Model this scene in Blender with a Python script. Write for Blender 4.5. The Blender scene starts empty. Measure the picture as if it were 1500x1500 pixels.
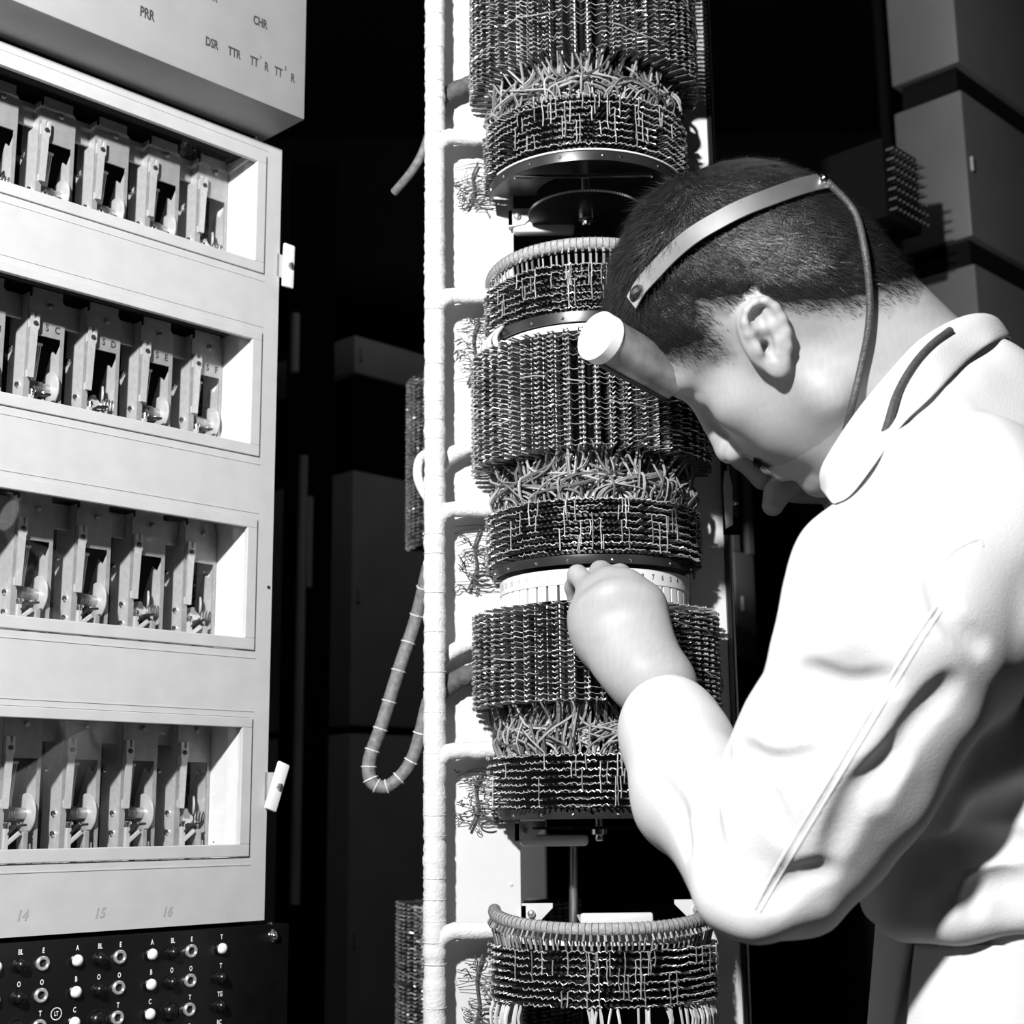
import bpy, bmesh, math, random
import numpy as np
from mathutils import Matrix, Vector
from mathutils.bvhtree import BVHTree
random.seed(7); RNG = np.random.default_rng(7)
PI = math.pi
SC = bpy.context.scene
COL = SC.collection
H = 1.15                                   # camera height above the floor

# ------------------------------------------------------------------ camera
TH = math.atan(450/2158.); PH = 0.0106; FPX = 2158.
cF = np.array([0, math.cos(TH), math.sin(TH)]); _u = np.array([0, -math.sin(TH), math.cos(TH)]); _r = np.array([1., 0, 0])
cR = _r*math.cos(PH) - _u*math.sin(PH); cU = _u*math.cos(PH) + _r*math.sin(PH)
CAM = np.array([0, 0, H])
cd = bpy.data.cameras.new('camera'); cam = bpy.data.objects.new('camera', cd); COL.objects.link(cam)
cd.sensor_width = 36; cd.lens = 36*FPX/1500; cd.clip_start = .02
m = Matrix.Identity(4)
for i in range(3):
    m[i][0] = cR[i]; m[i][1] = cU[i]; m[i][2] = -cF[i]; m[i][3] = CAM[i]
cam.matrix_world = m
cd.dof.use_dof = True; cd.dof.focus_distance = 1.27; cd.dof.aperture_fstop = 8
SC.camera = cam

# ------------------------------------------------------------------ world, light, exposure
w = bpy.data.worlds.new('world'); SC.world = w; w.use_nodes = True
w.node_tree.nodes['Background'].inputs[0].default_value = (1, 1, 1, 1)
w.node_tree.nodes['Background'].inputs[1].default_value = 0.016
def lamp(name, loc, power, radius):
    l = bpy.data.lights.new(name, 'POINT'); l.energy = power; l.shadow_soft_size = radius
    o = bpy.data.objects.new(name, l); COL.objects.link(o); o.location = loc; return o
lamp('photographers_lamp', (-.45, -.10, H+.82), 215, .034)
lamp('background_fill', (.30, 1.80, 2.95), 5.5, .10)  # unseen fill light, added to lift the dim background
SC.view_settings.view_transform = 'Standard'; SC.view_settings.look = 'None'
SC.view_settings.gamma = 1; SC.view_settings.use_curve_mapping = False
SC.view_settings.exposure = 0.0

# ------------------------------------------------------------------ helpers
def ray(px, py): return cF + cR*((px-750)/FPX) - cU*((py-750)/FPX)
def at(px, py, Y):
    r = ray(px, py); return CAM + r*(Y/r[1])
def pts(lst): return [at(*p) for p in lst]

def mat(name, v, rough=.6, metal=0., noise=0., nscale=60., bump=0., bscale=200., spec=.5, aniso=None):
    M = bpy.data.materials.new(name); M.use_nodes = True; nt = M.node_tree; b = nt.nodes['Principled BSDF']
    b.inputs['Base Color'].default_value = (v, v, v, 1); b.inputs['Roughness'].default_value = rough
    b.inputs['Metallic'].default_value = metal; b.inputs['Specular IOR Level'].default_value = spec
    tc = nt.nodes.new('ShaderNodeTexCoord')
    if noise:
        n = nt.nodes.new('ShaderNodeTexNoise'); n.inputs['Scale'].default_value = nscale; n.inputs['Detail'].default_value = 5
        nt.links.new(tc.outputs['Object'], n.inputs['Vector'])
        r = nt.nodes.new('ShaderNodeMapRange'); r.inputs[1].default_value = .3; r.inputs[2].default_value = .7
        r.inputs[3].default_value = v*(1-noise); r.inputs[4].default_value = min(1, v*(1+noise))
        nt.links.new(n.outputs[0], r.inputs[0]); c = nt.nodes.new('ShaderNodeCombineColor')
        for k in range(3): nt.links.new(r.outputs[0], c.inputs[k])
        nt.links.new(c.outputs[0], b.inputs['Base Color'])
    if bump:
        n2 = nt.nodes.new('ShaderNodeTexNoise'); n2.inputs['Scale'].default_value = bscale; n2.inputs['Detail'].default_value = 4
        nt.links.new(tc.outputs['Object'], n2.inputs['Vector'])
        bp = nt.nodes.new('ShaderNodeBump'); bp.inputs['Strength'].default_value = bump; bp.inputs['Distance'].default_value = .002
        nt.links.new(n2.outputs[0], bp.inputs['Height']); nt.links.new(bp.outputs[0], b.inputs['Normal'])
    return M
def island_mat(name, lo, hi, rough=.5, metal=0., spec=.5):
    M = mat(name, .5, rough, metal, spec=spec); nt = M.node_tree; b = nt.nodes['Principled BSDF']
    g = nt.nodes.new('ShaderNodeNewGeometry'); r = nt.nodes.new('ShaderNodeMapRange')
    r.inputs[3].default_value = lo; r.inputs[4].default_value = hi
    nt.links.new(g.outputs['Random Per Island'], r.inputs[0]); c = nt.nodes.new('ShaderNodeCombineColor')
    for k in range(3): nt.links.new(r.outputs[0], c.inputs[k])
    nt.links.new(c.outputs[0], b.inputs['Base Color']); return M
def attr_mat(name, rough=.5, bump=0., bscale=300., spec=.4, sss=0.):
    M = mat(name, .5, rough, 0, 0, bump=bump, bscale=bscale, spec=spec); nt = M.node_tree; b = nt.nodes['Principled BSDF']
    a = nt.nodes.new('ShaderNodeAttribute'); a.attribute_name = 'tint'
    nt.links.new(a.outputs['Color'], b.inputs['Base Color'])
    if sss:
        b.inputs['Subsurface Weight'].default_value = sss; b.inputs['Subsurface Radius'].default_value = (.006, .006, .006)
        b.inputs['Subsurface Scale'].default_value = .5
    return M
M = {}
M['enamel'] = mat('pale_grey_enamel', .50, .42, noise=.05, nscale=40, bump=.04, bscale=400)
M['enamel_box'] = mat('grey_enamel', .36, .45, noise=.05, nscale=30, bump=.04, bscale=400)
M['inner'] = mat('cabinet_inner', .92, .5, noise=.04)
M['unit'] = mat('plated_steel', .38, .5, metal=.25, noise=.12, nscale=120, bump=.05)
M['unit_light'] = mat('dull_nickel', .66, .42, metal=.3, noise=.1, nscale=150)
M['chrome'] = mat('bright_nickel', .85, .16, metal=1.)
M['coil'] = mat('coil_steel', .55, .28, metal=.9)
M['black'] = mat('black_enamel', .005, .3, noise=.2, nscale=80, bump=.05)
M['black_matt'] = mat('matt_black', .01, .7)
M['dark_metal'] = mat('blued_steel', .05, .3, metal=.6, noise=.3, nscale=30)
M['cap_white'] = mat('white_lamp_cap', .9, .35)
M['jack'] = mat('jack_sleeve', .75, .25, metal=.7)
M['ink'] = mat('stencil_ink', .045, .8, noise=.4, nscale=400)
M['pencil'] = mat('pencil_mark', .37, .8)
M['engrave'] = mat('engraved_white', .8, .6)
M['rack_white'] = mat('white_rack_paint', .60, .5, noise=.03, nscale=30, bump=.05)
M['lacing'] = mat('white_laced_cotton', .66, .9, noise=.05, nscale=200, bump=.5, bscale=350)
M['grey_lacing'] = mat('grey_laced_cotton', .34, .85, noise=.25, nscale=260, bump=.5, bscale=450)
M['dark_wire_shaded_cable'] = mat('dark_wire_and_shaded_cable', .09, .8, noise=.3, nscale=200, bump=.4, bscale=400)
M['lace_thread'] = mat('lacing_thread', .16, .8)
M['tag'] = island_mat('tarnished_tag', .02, .15, .42, .6)
M['tip'] = mat('tinned_tip', .9, .3, metal=.7)
M['tinned'] = island_mat('tinned_wire', .35, .95, .32, .6)
M['bakelite'] = mat('bakelite', .03, .5, noise=.3, nscale=150)
M['wires'] = island_mat('cotton_wire', .03, .42, .65)
M['wires_light'] = island_mat('pale_cotton_wire', .35, .75, .65)
M['drum'] = mat('white_drum', .74, .4, noise=.05, nscale=90)
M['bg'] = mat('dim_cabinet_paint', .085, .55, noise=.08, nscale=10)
M['bg_dark'] = mat('dark_iron_and_shade', .006, .9, spec=.04)
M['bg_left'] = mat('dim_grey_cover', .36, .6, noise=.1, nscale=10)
M['floor'] = mat('dark_linoleum', .03, .5, noise=.25, nscale=8)
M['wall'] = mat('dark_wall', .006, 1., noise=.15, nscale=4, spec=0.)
def glass():
    G = bpy.data.materials.new('window_glass'); G.use_nodes = True; nt = G.node_tree; nt.nodes.clear()
    o = nt.nodes.new('ShaderNodeOutputMaterial'); t = nt.nodes.new('ShaderNodeBsdfTransparent'); g = nt.nodes.new('ShaderNodeBsdfGlossy')
    g.inputs['Roughness'].default_value = .02; t.inputs[0].default_value = (.985, .985, .985, 1)
    lw = nt.nodes.new('ShaderNodeLayerWeight'); lw.inputs[0].default_value = .5; mx = nt.nodes.new('ShaderNodeMixShader')
    p5 = nt.nodes.new('ShaderNodeMath'); p5.operation = 'POWER'; p5.inputs[1].default_value = 4.; f = nt.nodes.new('ShaderNodeMath'); f.operation = 'MULTIPLY_ADD'
    f.inputs[1].default_value = .9; f.inputs[2].default_value = .035; nt.links.new(lw.outputs['Facing'], p5.inputs[0]); nt.links.new(p5.outputs[0], f.inputs[0])
    nt.links.new(f.outputs[0], mx.inputs[0]); nt.links.new(t.outputs[0], mx.inputs[1]); nt.links.new(g.outputs[0], mx.inputs[2])
    nt.links.new(mx.outputs[0], o.inputs[0]); return G
M['glass'] = glass()

_boxcache = {}
def unit_bevel(sx, sy, sz, b):
    key = (round(sx, 5), round(sy, 5), round(sz, 5), round(b, 5))
    if key not in _boxcache:
        bm = bmesh.new(); bmesh.ops.create_cube(bm, size=1)
        for v in bm.verts: v.co = Vector((v.co.x*sx, v.co.y*sy, v.co.z*sz))
        bmesh.ops.bevel(bm, geom=bm.edges[:], offset=b, segments=2, affect='EDGES', profile=.5)
        bm.verts.index_update()
        _boxcache[key] = ([tuple(v.co) for v in bm.verts], [[v.index for v in f.verts] for f in bm.faces]); bm.free()
    return _boxcache[key]
class MB:
    def __init__(s): s.V = []; s.F = []; s.I = []; s.mi = 0
    def add(s, V, F):
        n = len(s.V); s.V.extend([tuple(v) for v in V]); s.F.extend([[i+n for i in f] for f in F]); s.I.extend([s.mi]*len(F)); return s
    def box(s, x0, x1, y0, y1, z0, z1, b=0., Mx=None):
        c = ((x0+x1)/2, (y0+y1)/2, (z0+z1)/2); d = (abs(x1-x0), abs(y1-y0), abs(z1-z0))
        if b:
            V, F = unit_bevel(*d, min(b, min(d)*.45))
        else:
            V = [(i*d[0]/2, j*d[1]/2, k*d[2]/2) for i in (-1, 1) for j in (-1, 1) for k in (-1, 1)]
            F = [[0, 1, 3, 2], [4, 6, 7, 5], [0, 4, 5, 1], [2, 3, 7, 6], [0, 2, 6, 4], [1, 5, 7, 3]]
        V = [(v[0]+c[0], v[1]+c[1], v[2]+c[2]) for v in V]
        if Mx is not None: V = [tuple(Mx @ Vector(v)) for v in V]
        return s.add(V, F)
    def tube(s, P, r, n=8, caps=True):
        P = np.asarray(P, float); k = len(P); R = np.full(k, r) if np.isscalar(r) else np.asarray(r, float)
        T = np.gradient(P, axis=0); T /= np.linalg.norm(T, axis=1, keepdims=True)+1e-12
        a = np.array([0, 0, 1.]) if abs(T[0][2]) < .9 else np.array([1., 0, 0])
        u = np.cross(T[0], a); u /= np.linalg.norm(u); V = []
        for i in range(k):
            u = u-T[i]*(u@T[i]); u /= np.linalg.norm(u)+1e-12; v = np.cross(T[i], u)
            for j in range(n):
                q = 2*PI*j/n; V.append(P[i]+R[i]*(u*math.cos(q)+v*math.sin(q)))
        F = [[i*n+j, i*n+(j+1) % n, (i+1)*n+(j+1) % n, (i+1)*n+j] for i in range(k-1) for j in range(n)]
        if caps: F += [list(range(n))[::-1], [(k-1)*n+j for j in range(n)]]
        return s.add(V, F)
    def cyl(s, p0, p1, r, n=16, r1=None): return s.tube([p0, p1], [r, r if r1 is None else r1], n)
    def lathe(s, prof, n=24, o=(0, 0, 0), ax=(0, 0, 1), a0=0., a1=2*PI):
        ax = np.asarray(ax, float); ax /= np.linalg.norm(ax)
        u = np.cross(ax, [0, 0, 1.]) if abs(ax[2]) < .9 else np.array([1., 0, 0])
        u -= ax*(u@ax); u /= np.linalg.norm(u); v = np.cross(ax, u); full = abs(a1-a0-2*PI) < 1e-6; N = n if full else n+1; V = []
        for (r, h) in prof:
            for j in range(N):
                q = a0+(a1-a0)*j/n; V.append(np.asarray(o)+ax*h+r*(u*math.cos(q)+v*math.sin(q)))
        F = []
        for i in range(len(prof)-1):
            for j in range(n):
                F.append([i*N+j, i*N+(j+1) % N, (i+1)*N+(j+1) % N, (i+1)*N+j])
        return s.add(V, F)
    def prism(s, poly, t, Mx=None):
        n = len(poly); V = [(x, y, 0) for x, y in poly]+[(x, y, t) for x, y in poly]
        F = [list(range(n))[::-1], list(range(n, 2*n))]+[[i, (i+1) % n, n+(i+1) % n, n+i] for i in range(n)]
        if Mx is not None: V = [tuple(Mx @ Vector(v)) for v in V]
        return s.add(V, F)
    def build(s, name, mats, parent=None, smooth=False, loc=None, rotz=None):
        me = bpy.data.meshes.new(name); me.from_pydata(s.V, [], s.F)
        if not isinstance(mats, (list, tuple)): mats = [mats]
        for q in mats: me.materials.append(q)
        if len(mats) > 1: me.polygons.foreach_set('material_index', s.I)
        me.update()
        if smooth: shade(me)
        return link(name, me, parent, loc, rotz)
def shade(me, ang=40):
    me.polygons.foreach_set('use_smooth', [True]*len(me.polygons))
    try: me.set_sharp_from_angle(angle=math.radians(ang))
    except Exception: pass
def link(name, me, parent=None, loc=None, rotz=None):
    o = bpy.data.objects.new(name, me); COL.objects.link(o)
    if parent is not None: o.parent = parent
    if loc is not None: o.location = loc
    if rotz is not None: o.rotation_euler = (0, 0, rotz)
    return o
def tag(o, label, cat, group=None, kind=None):
    o['label'] = label; o['category'] = cat
    if group: o['group'] = group
    if kind: o['kind'] = kind
    return o
def thing(name, label, cat, loc=(0, 0, 0), rotz=0., group=None):
    o = bpy.data.objects.new(name, None); o.empty_display_size = .05; COL.objects.link(o); o.location = loc; o.rotation_euler = (0, 0, rotz)
    return tag(o, label, cat, group)
def stuff(o): o['kind'] = 'stuff'; return o
KIDS = {}
def copy_tree(o, parent=None):
    c = o.copy(); COL.objects.link(c)
    if parent is not None: c.parent = parent
    for ch in [q for q in SC.objects if q.parent == o]: copy_tree(ch, c)
    return c
_txt = {}
def text_geo(t, size):
    if (t, size) not in _txt:
        cu = bpy.data.curves.new('t', 'FONT'); cu.body = t; cu.size = size; cu.align_x = 'CENTER'; cu.align_y = 'CENTER'; cu.resolution_u = 3; cu.offset = size*.028
        ob = bpy.data.objects.new('t', cu); COL.objects.link(ob); bpy.context.view_layer.update()
        me = bpy.data.meshes.new_from_object(ob); COL.objects.unlink(ob); bpy.data.objects.remove(ob)
        _txt[(t, size)] = ([tuple(v.co) for v in me.vertices], [list(p.vertices) for p in me.polygons]); bpy.data.meshes.remove(me)
    return _txt[(t, size)]
def text_on(mb, t, size, x, y, z, sx=.75, slant=0., rot=0.):
    V, F = text_geo(t, size); c, s_ = math.cos(rot), math.sin(rot)
    mb.add([(x+(vx*sx+vy*slant)*c-vy*s_, y, z+vy*c+(vx*sx)*s_) for vx, vy, _ in V], F)
def smooth_path(P, n=40):
    P = np.asarray(P, float); k = len(P); out = []
    Q = np.vstack([2*P[0]-P[1], P, 2*P[-1]-P[-2]])
    for t in np.linspace(0, k-1-1e-9, n):
        i = int(t); f = t-i; a, b, c, d = Q[i], Q[i+1], Q[i+2], Q[i+3]
        out.append(.5*((2*b)+(-a+c)*f+(2*a-5*b+4*c-d)*f*f+(-a+3*b-3*c+d)*f**3))
    return np.array(out)

# ------------------------------------------------------------------ room shell
def struct(name, mb, mt): o = mb.build(name, mt); o['kind'] = 'structure'; return o
b = MB(); b.box(-3.2, 3.4, -2.4, 4.6, -.1, 0); struct('floor', b, M['floor'])
b = MB(); b.box(-3.2, 3.4, -2.4, 4.6, 3.4, 3.5); struct('ceiling', b, M['wall'])
b = MB(); b.box(-3.2, 3.4, 4.6, 4.7, -.1, 3.5); struct('wall_back', b, M['wall'])
b = MB(); b.box(-3.3, -3.2, -2.4, 4.7, -.1, 3.5); struct('wall_left', b, M['wall'])
b = MB(); b.box(3.4, 3.5, -2.4, 4.7, -.1, 3.5); struct('wall_right', b, M['wall'])
b = MB(); b.box(-3.3, 3.5, -2.5, -2.4, -.1, 3.5); struct('wall_front', b, M['wall'])

# ------------------------------------------------------------------ relay cabinet on the left
CA = math.atan2(.9676, 1); CROT = PI/2-CA
CO = at(400, 790, 1.45)
CX, CY = CO[0], CO[1]
CM = Matrix.Translation((CX, CY, 0)) @ Matrix.Rotation(CROT, 4, 'Z')    # local x along the face, y into the cabinet, z up
UL = -.62
WIN = [(.6734+H), (.4795+H), (.2850+H), (.0890+H)]
WB = [z-.1095 for z in WIN]
cab = thing('relay_cabinet', 'tall pale grey relay cabinet with four glazed windows at the left', 'cabinet', (CX, CY, 0), CROT)
DEP = .16
b = MB()
zs = [.0+H-.0915]+sum([[a-.012, c+.010] for a, c in zip(WB[::-1], WIN[::-1])], [])+[H+.697]
for i in range(0, len(zs), 2): b.box(UL, 0, 0, .0016, zs[i], zs[i+1])
for i in range(1, len(zs)-1, 2): b.box(-.0215, 0, 0, .0016, zs[i], zs[i+1]); b.box(UL, UL+.02, 0, .0016, zs[i], zs[i+1])
b.build('front_panel', M['enamel'], cab)
b = MB(); b.box(-.0016, 0, .0016, DEP, zs[0], zs[-1]); b.build('side_panel', M['enamel'], cab)
b = MB(); b.box(UL, UL+.0016, .0016, DEP, zs[0], zs[-1]); b.build('side_panel', M['enamel'], cab)
b = MB(); b.box(UL, 0, DEP, DEP+.002, zs[0], zs[-1]); b.build('back_panel', M['inner'], cab)
b = MB(); b.box(UL, 0, .0016, DEP, zs[-1]-.002, zs[-1]); b.build('top_panel', M['enamel'], cab)
b = MB(); b.box(UL, 0, .0016, DEP, zs[0], zs[0]+.002); b.build('bottom_panel', M['enamel'], cab)
b = MB(); b.box(UL, 0, .02, DEP, .0, .09); b.box(-.03, -.002, .02, DEP, .09, H-.36); b.box(UL, UL+.03, .02, DEP, .09, H-.36); b.build('plinth', M['bg_dark'], cab)
for k in range(4):
    z1, z0 = WIN[k], WB[k]; e = .013; fr = 'window_frame'
    b = MB(); xr = -.0325; y0 = -.0022
    b.box(UL+.03, xr+e-.0012, y0, .003, z1, z1+.0095, .0008); b.box(UL+.03, xr+e-.0012, y0, .003, z0-.0115, z0, .0008)
    b.box(xr, xr+e-.0012, y0, .003, z0-.0002, z1+.0002, .0008); b.box(UL+.02, UL+.033, y0, .003, z0-.0115, z1+.0095, .0008)
    f = b.build(fr, M['enamel'], cab)
    b = MB()                                           # thin seam of the door that the frame sits in
    b.box(UL+.02, -.0185, -.0006, .001, z0-.0195, z0-.0186); b.box(UL+.02, -.0185, -.0006, .001, z1+.0155, z1+.0163)
    b.build('door_seam', M['enamel'], f)
    b = MB(); b.box(UL+.03, xr+.001, .0042, .0056, z0-.003, z1+.003); b.build('pane', M['glass'], f)
    b = MB(); b.box(xr+.001, xr+.0025, .003, .085, z0-.02, z1+.03); b.build('inner_lining', M['inner'], f)
    b = MB(); b.box(UL+.03, xr+.001, .085, .0865, z0-.03, z1+.05); b.box(UL+.03, xr+.001, .004, .085, z1+.014, z1+.016); b.build('shade_lining', M['bg_dark'], f)  # back and top coloured dark to stand for the shade inside
    b = MB(); b.box(UL+.03, xr, .010, .085, z0-.022, z0-.02); b.build('unit_shelf', M['unit_light'], f)
    b = MB(); b.box(UL+.03, xr, .062, .066, z0+.094, z0+.118, .001); b.build('mounting_rail', M['unit'], f)
# catches on the right edge
def catch(z, tilt):
    b = MB(); b.box(-.0070, .0070, -.0040, .0, -.0240, .0240, .0038); o = b.build('catch', M['cap_white'], cab, smooth=True)
    o.location = (.0085, -.002, z); o.rotation_euler = (0, tilt, 0)
    b = MB(); b.lathe([(.0, -.0075), (.0028, -.0070), (.0036, -.0055), (.0036, -.003)], 16, ax=(0, 1, 0)); b.mi = 1
    b.box(-.0004, .0004, -.0078, -.0068, -.003, .003); q = b.build('screw', [M['coil'], M['black_matt']], o, smooth=True); q.location = (.001, 0, 0)
    q['label'] = 'slotted screw of the catch'
    return o
catch(H+.568, .02); catch(H+.0335, .33)
for za, zb in ((.555, .580), (.02, .047)): b = MB(); b.box(-.003, .009, .0, .003, H+za, H+zb); b.build('catch_plate', M['enamel'], cab)
b = MB()
for t, x, z in (('14', -.2483, -.0748), ('15', -.1756, -.0763), ('16', -.1074, -.0785)):
    text_on(b, t, .012, x, -.0003, H+z, .9, .22)
b.build('pencilled_numbers', M['pencil'], cab)
b = MB(); b.cyl((-.0045, -.001, H+.228), (-.0045, .001, H+.228), .0016, 10); b.cyl((-.06, -.0004, H-.018), (-.06, .001, H-.018), .0006, 8); b.build('hole_plug', M['black_matt'], cab)

# box on top with stencilled letters, standing proud of the cabinet
hb = thing('terminal_box', 'grey metal box with stencilled letters jutting out above the relay cabinet', 'box', tuple(CM @ Vector((0, 0, H+.704))), CROT)
b = MB(); b.box(UL, -.0165, -.06, .16, 0, .36, .0022); b.build('casing', M['enamel_box'], hb, smooth=True)
b = MB(); b.box(UL+.02, -.03, .006, .14, -.0070, .0002); b.build('mounting_foot', M['black_matt'], hb)
for t, x, z, s in (('PRR', -.2045, .0415, .0145), ('NFR', -.136, .0905, .0145), ('CHR', -.0755, .0855, .0135), ('DSR', -.132, .040, .013), ('TTR', -.1055, .040, .013),
                   ('TT', -.0815, .040, .013), ('R', -.0665, .040, .013), ('TT', -.0515, .040, .013), ('R', -.0335, .040, .013), ('1', -.0738, .0475, .006), ('2', -.0428, .0475, .006)):
    b = MB(); text_on(b, t, s, x, -.0604, z, .62); b.build('stencilled_letters', M['ink'], hb)

# ---- relay units behind the windows
GU = 'relay units behind the cabinet windows'
def bar(mb, p0, p1, w, t, up=(0, 1, 0)):
    p0 = Vector(p0); p1 = Vector(p1); d = (p1-p0); L = d.length; d.normalize(); u = Vector(up); s_ = d.cross(u).normalized(); u = s_.cross(d)
    Mx = Matrix((( d.x, s_.x, u.x, (p0.x+p1.x)/2), (d.y, s_.y, u.y, (p0.y+p1.y)/2), (d.z, s_.z, u.z, (p0.z+p1.z)/2), (0, 0, 0, 1)))
    mb.box(-L/2, L/2, -w/2, w/2, -t/2, t/2, min(w, t)*.2, Mx)
def make_unit(kind):
    t = thing('relay_unit', '-', 'relay', group=GU)
    b = MB(); W = .0375
    top = [(0.0, .078), (W, .078), (W, .112), (W-.0035, .1155), (W-.0035, .126), (.0035, .126), (.0035, .1155), (0, .112)]
    Mx = Matrix(((1, 0, 0, 0), (0, 0, 1, 0), (0, 1, 0, 0), (0, 0, 0, 1)))
    b.prism(top, .0016, Mx); b.box(0, .005, 0, .0016, -.02, .0782); b.box(W-.0032, W, 0, .0016, -.02, .0782)
    b.build('face_plate', M['unit'], t)
    side = [(0.0016, -.02), (.046, -.02), (.046, .11), (.028, .118), (.0016, .118)]
    My = Matrix(((0, 0, 1, 0), (1, 0, 0, 0), (0, 1, 0, 0), (0, 0, 0, 1)))
    b = MB(); b.prism(side, .0013, My); b.mi = 1
    for y, z in ((.012, .03), (.012, .012), (.03, .07)): b.lathe([(0, -.003), (.0022, -.0025), (.003, -.0008), (.003, .001)], 12, (0, y, z), (1, 0, 0))
    b.build('side_cheek', [M['unit_light'], M['chrome']], t, smooth=True)
    side2 = [(0.0016, -.02), (.034, -.02), (.034, .045), (.020, .072), (.012, .066), (.0016, .079)]
    b = MB(); b.prism(side2, .0013, Matrix.Translation((W-.0013, 0, 0)) @ My); b.build('side_cheek', M['unit_light'], t)
    # forked lever in front of the left leg
    arm = [(.0002, .034), (.0056, .034), (.0076, .080), (.0088, .083), (.0088, .0965), (.0060, .0965), (.0060, .0905), (.0032, .0905), (.0032, .0965), (.0002, .0965), (.0002, .083), (.0010, .080)]
    b = MB(); b.prism(arm, .0026, Matrix.Translation((0, -.0060, 0)) @ Mx); b.box(.001, .0075, -.004, 0, .083, .094); b.box(.0012, .0052, -.004, .0, .035, .042)
    a = b.build('forked_lever', M['unit_light'], t)
    b = MB(); b.lathe([(0, -.0080), (.0018, -.0078), (.0023, -.0069), (.0023, -.0055)], 12, (.0045, 0, .0865), (0, 1, 0)); b.build('screw', M['bakelite'], a, smooth=True)
    b = MB(); b.lathe([(0, -.0032), (.0018, -.003), (.0028, -.0018), (.0029, .0005)], 14, (.0215, 0, .108), (0, 1, 0)); b.box(.0212, .0218, -.0036, -.0026, .1055, .1105)
    b.build('screw', M['coil'], t, smooth=True)
    if kind == 0:
        b = MB()
        for i in range(6):
            b.tube([(.0125+.0020*i, .016, .0745), (.0135+.0010*i, .015, .040), (.0125+.0009*i, .012, .028)], .00048, 5)
        b.box(.0115, .0240, .0145, .0175, .0735, .0760, .0006)
        stuff(b.build('contact_wires', M['drum'], t))
        b = MB(); pr = [(0, 0)]
        for i in range(6): pr += [(.0062, i*.0016), (.0062, i*.0016+.001), (.0050, i*.0016+.0011), (.0050, i*.0016+.0015)]
        pr += [(.0052, .0097), (.0052, .0185), (0, .0185)]
        b.lathe(pr, 20, (.0115, .010, .030), (1, 0, 0)); b.build('coil_drum', M['coil'], t, smooth=True)
        b = MB(); b.lathe([(0, 0), (.0165, 0), (.0178, .0008), (.0178, .0018), (.016, .0026), (0, .0026)], 32, (.0292, .010, .030), (1, 0, 0)); b.build('drum_flange', M['unit_light'], t, smooth=True)
    else:
        b = MB(); b.prism([(.0095, .020), (.024, .0205), (.024, .026), (.019, .030), (.017, .034), (.014, .0335), (.0125, .0285), (.0095, .026)], .006, Matrix.Translation((0, .006, 0)) @ Mx)
        b.build('contact_lever', M['unit_light'], t)
        b = MB()
        for i in range(5): b.tube([(.0225+.0032*i, .004, .020), (.0228+.0032*i, .003, .028), (.0240+.0032*i, .003, .031), (.0250+.0032*i, .004, .028), (.0252+.0032*i, .005, .021)], .0007, 6)
        stuff(b.build('spring_contacts', M['chrome'], t, smooth=True))
        b = MB(); b.lathe([(0, 0), (.0085, 0), (.0092, .0008), (.0092, .0018), (0, .0024)], 24, (.0268, .013, .037), (1, -.5, 0)); b.build('drum_flange', M['unit_light'], t, smooth=True)
        b = MB()
        for i in range(2): b.tube([(.0125+.003*i, .016, .0745), (.0135+.0030*i, .015, .040)], .0003, 5)
        stuff(b.build('contact_wires', M['drum'], t))
    # magnet yoke with forked post and bent armature
    b = MB(); bar(b, (.0035, -.007, -.02), (.0035, -.007, .017), .0052, .004); bar(b, (.0045, -.007, .004), (.0165, -.007, .0135), .0040, .004); b.box(.0012, .006, -.009, -.001, -.02, -.014)
    y = b.build('yoke_post', M['unit_light'], t)
    b = MB(); b.lathe([(.0021, .017), (.0021, .0195), (.0034, .0195), (.0034, .0215), (.0022, .0225), (0, .0225)], 12, (.0045, -.007, 0)); b.build('adjusting_screw', M['chrome'], y, smooth=True)
    b = MB(); P = [(.0045, .0120), (.0085, .0158), (.0120, .0188), (.0170, .0196), (.0215, .0200)]
    for p, q in zip(P[:-1], P[1:]): bar(b, (p[0], -.006, p[1]), (q[0]+.0004, -.006, q[1]), .0020, .0085)
    b.mi = 1; b.lathe([(.0022, .020), (.0022, .0216), (.0014, .0222), (0, .0222)], 10, (.0165, -.006, 0)); b.lathe([(.0016, .020), (.0016, .0212), (0, .0216)], 10, (.0202, -.006, 0))
    b.build('armature', [M['dark_metal'], M['chrome']], t)
    b = MB(); b.box(.0195, .0255, -.007, .004, -.02, .0145, .0012); b.box(.0270, .0300, -.004, .004, -.02, .004, .0008); b.build('magnet_core', M['unit'], t)
    b = MB(); b.box(.0376, .0475, -.006, .002, -.02, -.0065, .0006); f = b.build('foot_plate', M['unit'], t)
    b = MB(); b.lathe([(0, -.0095), (.0018, -.009), (.0030, -.0075), (.0032, -.0055)], 12, (.0418, 0, -.0128), (0, 1, 0)); b.build('screw', M['chrome'], f, smooth=True)
    return t
proto = [make_unit(0), make_unit(1)]
used = [False, False]
wname = ['top window', 'second window from the top', 'third window from the top', 'lowest window']
pname = ['rightmost', 'second from the right', 'third from the right', 'fourth from the right', 'fifth from the right']
letters = {0: 'SF', 1: 'SE', 2: 'SD', 3: 'SC'}
kinds = [[1, 0, 0, 0, 1], [0, 0, 1, 0, 0], [1, 1, 0, 0, 0], [1, 0, 0, 0, 0]]
lever_free = {}
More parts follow.
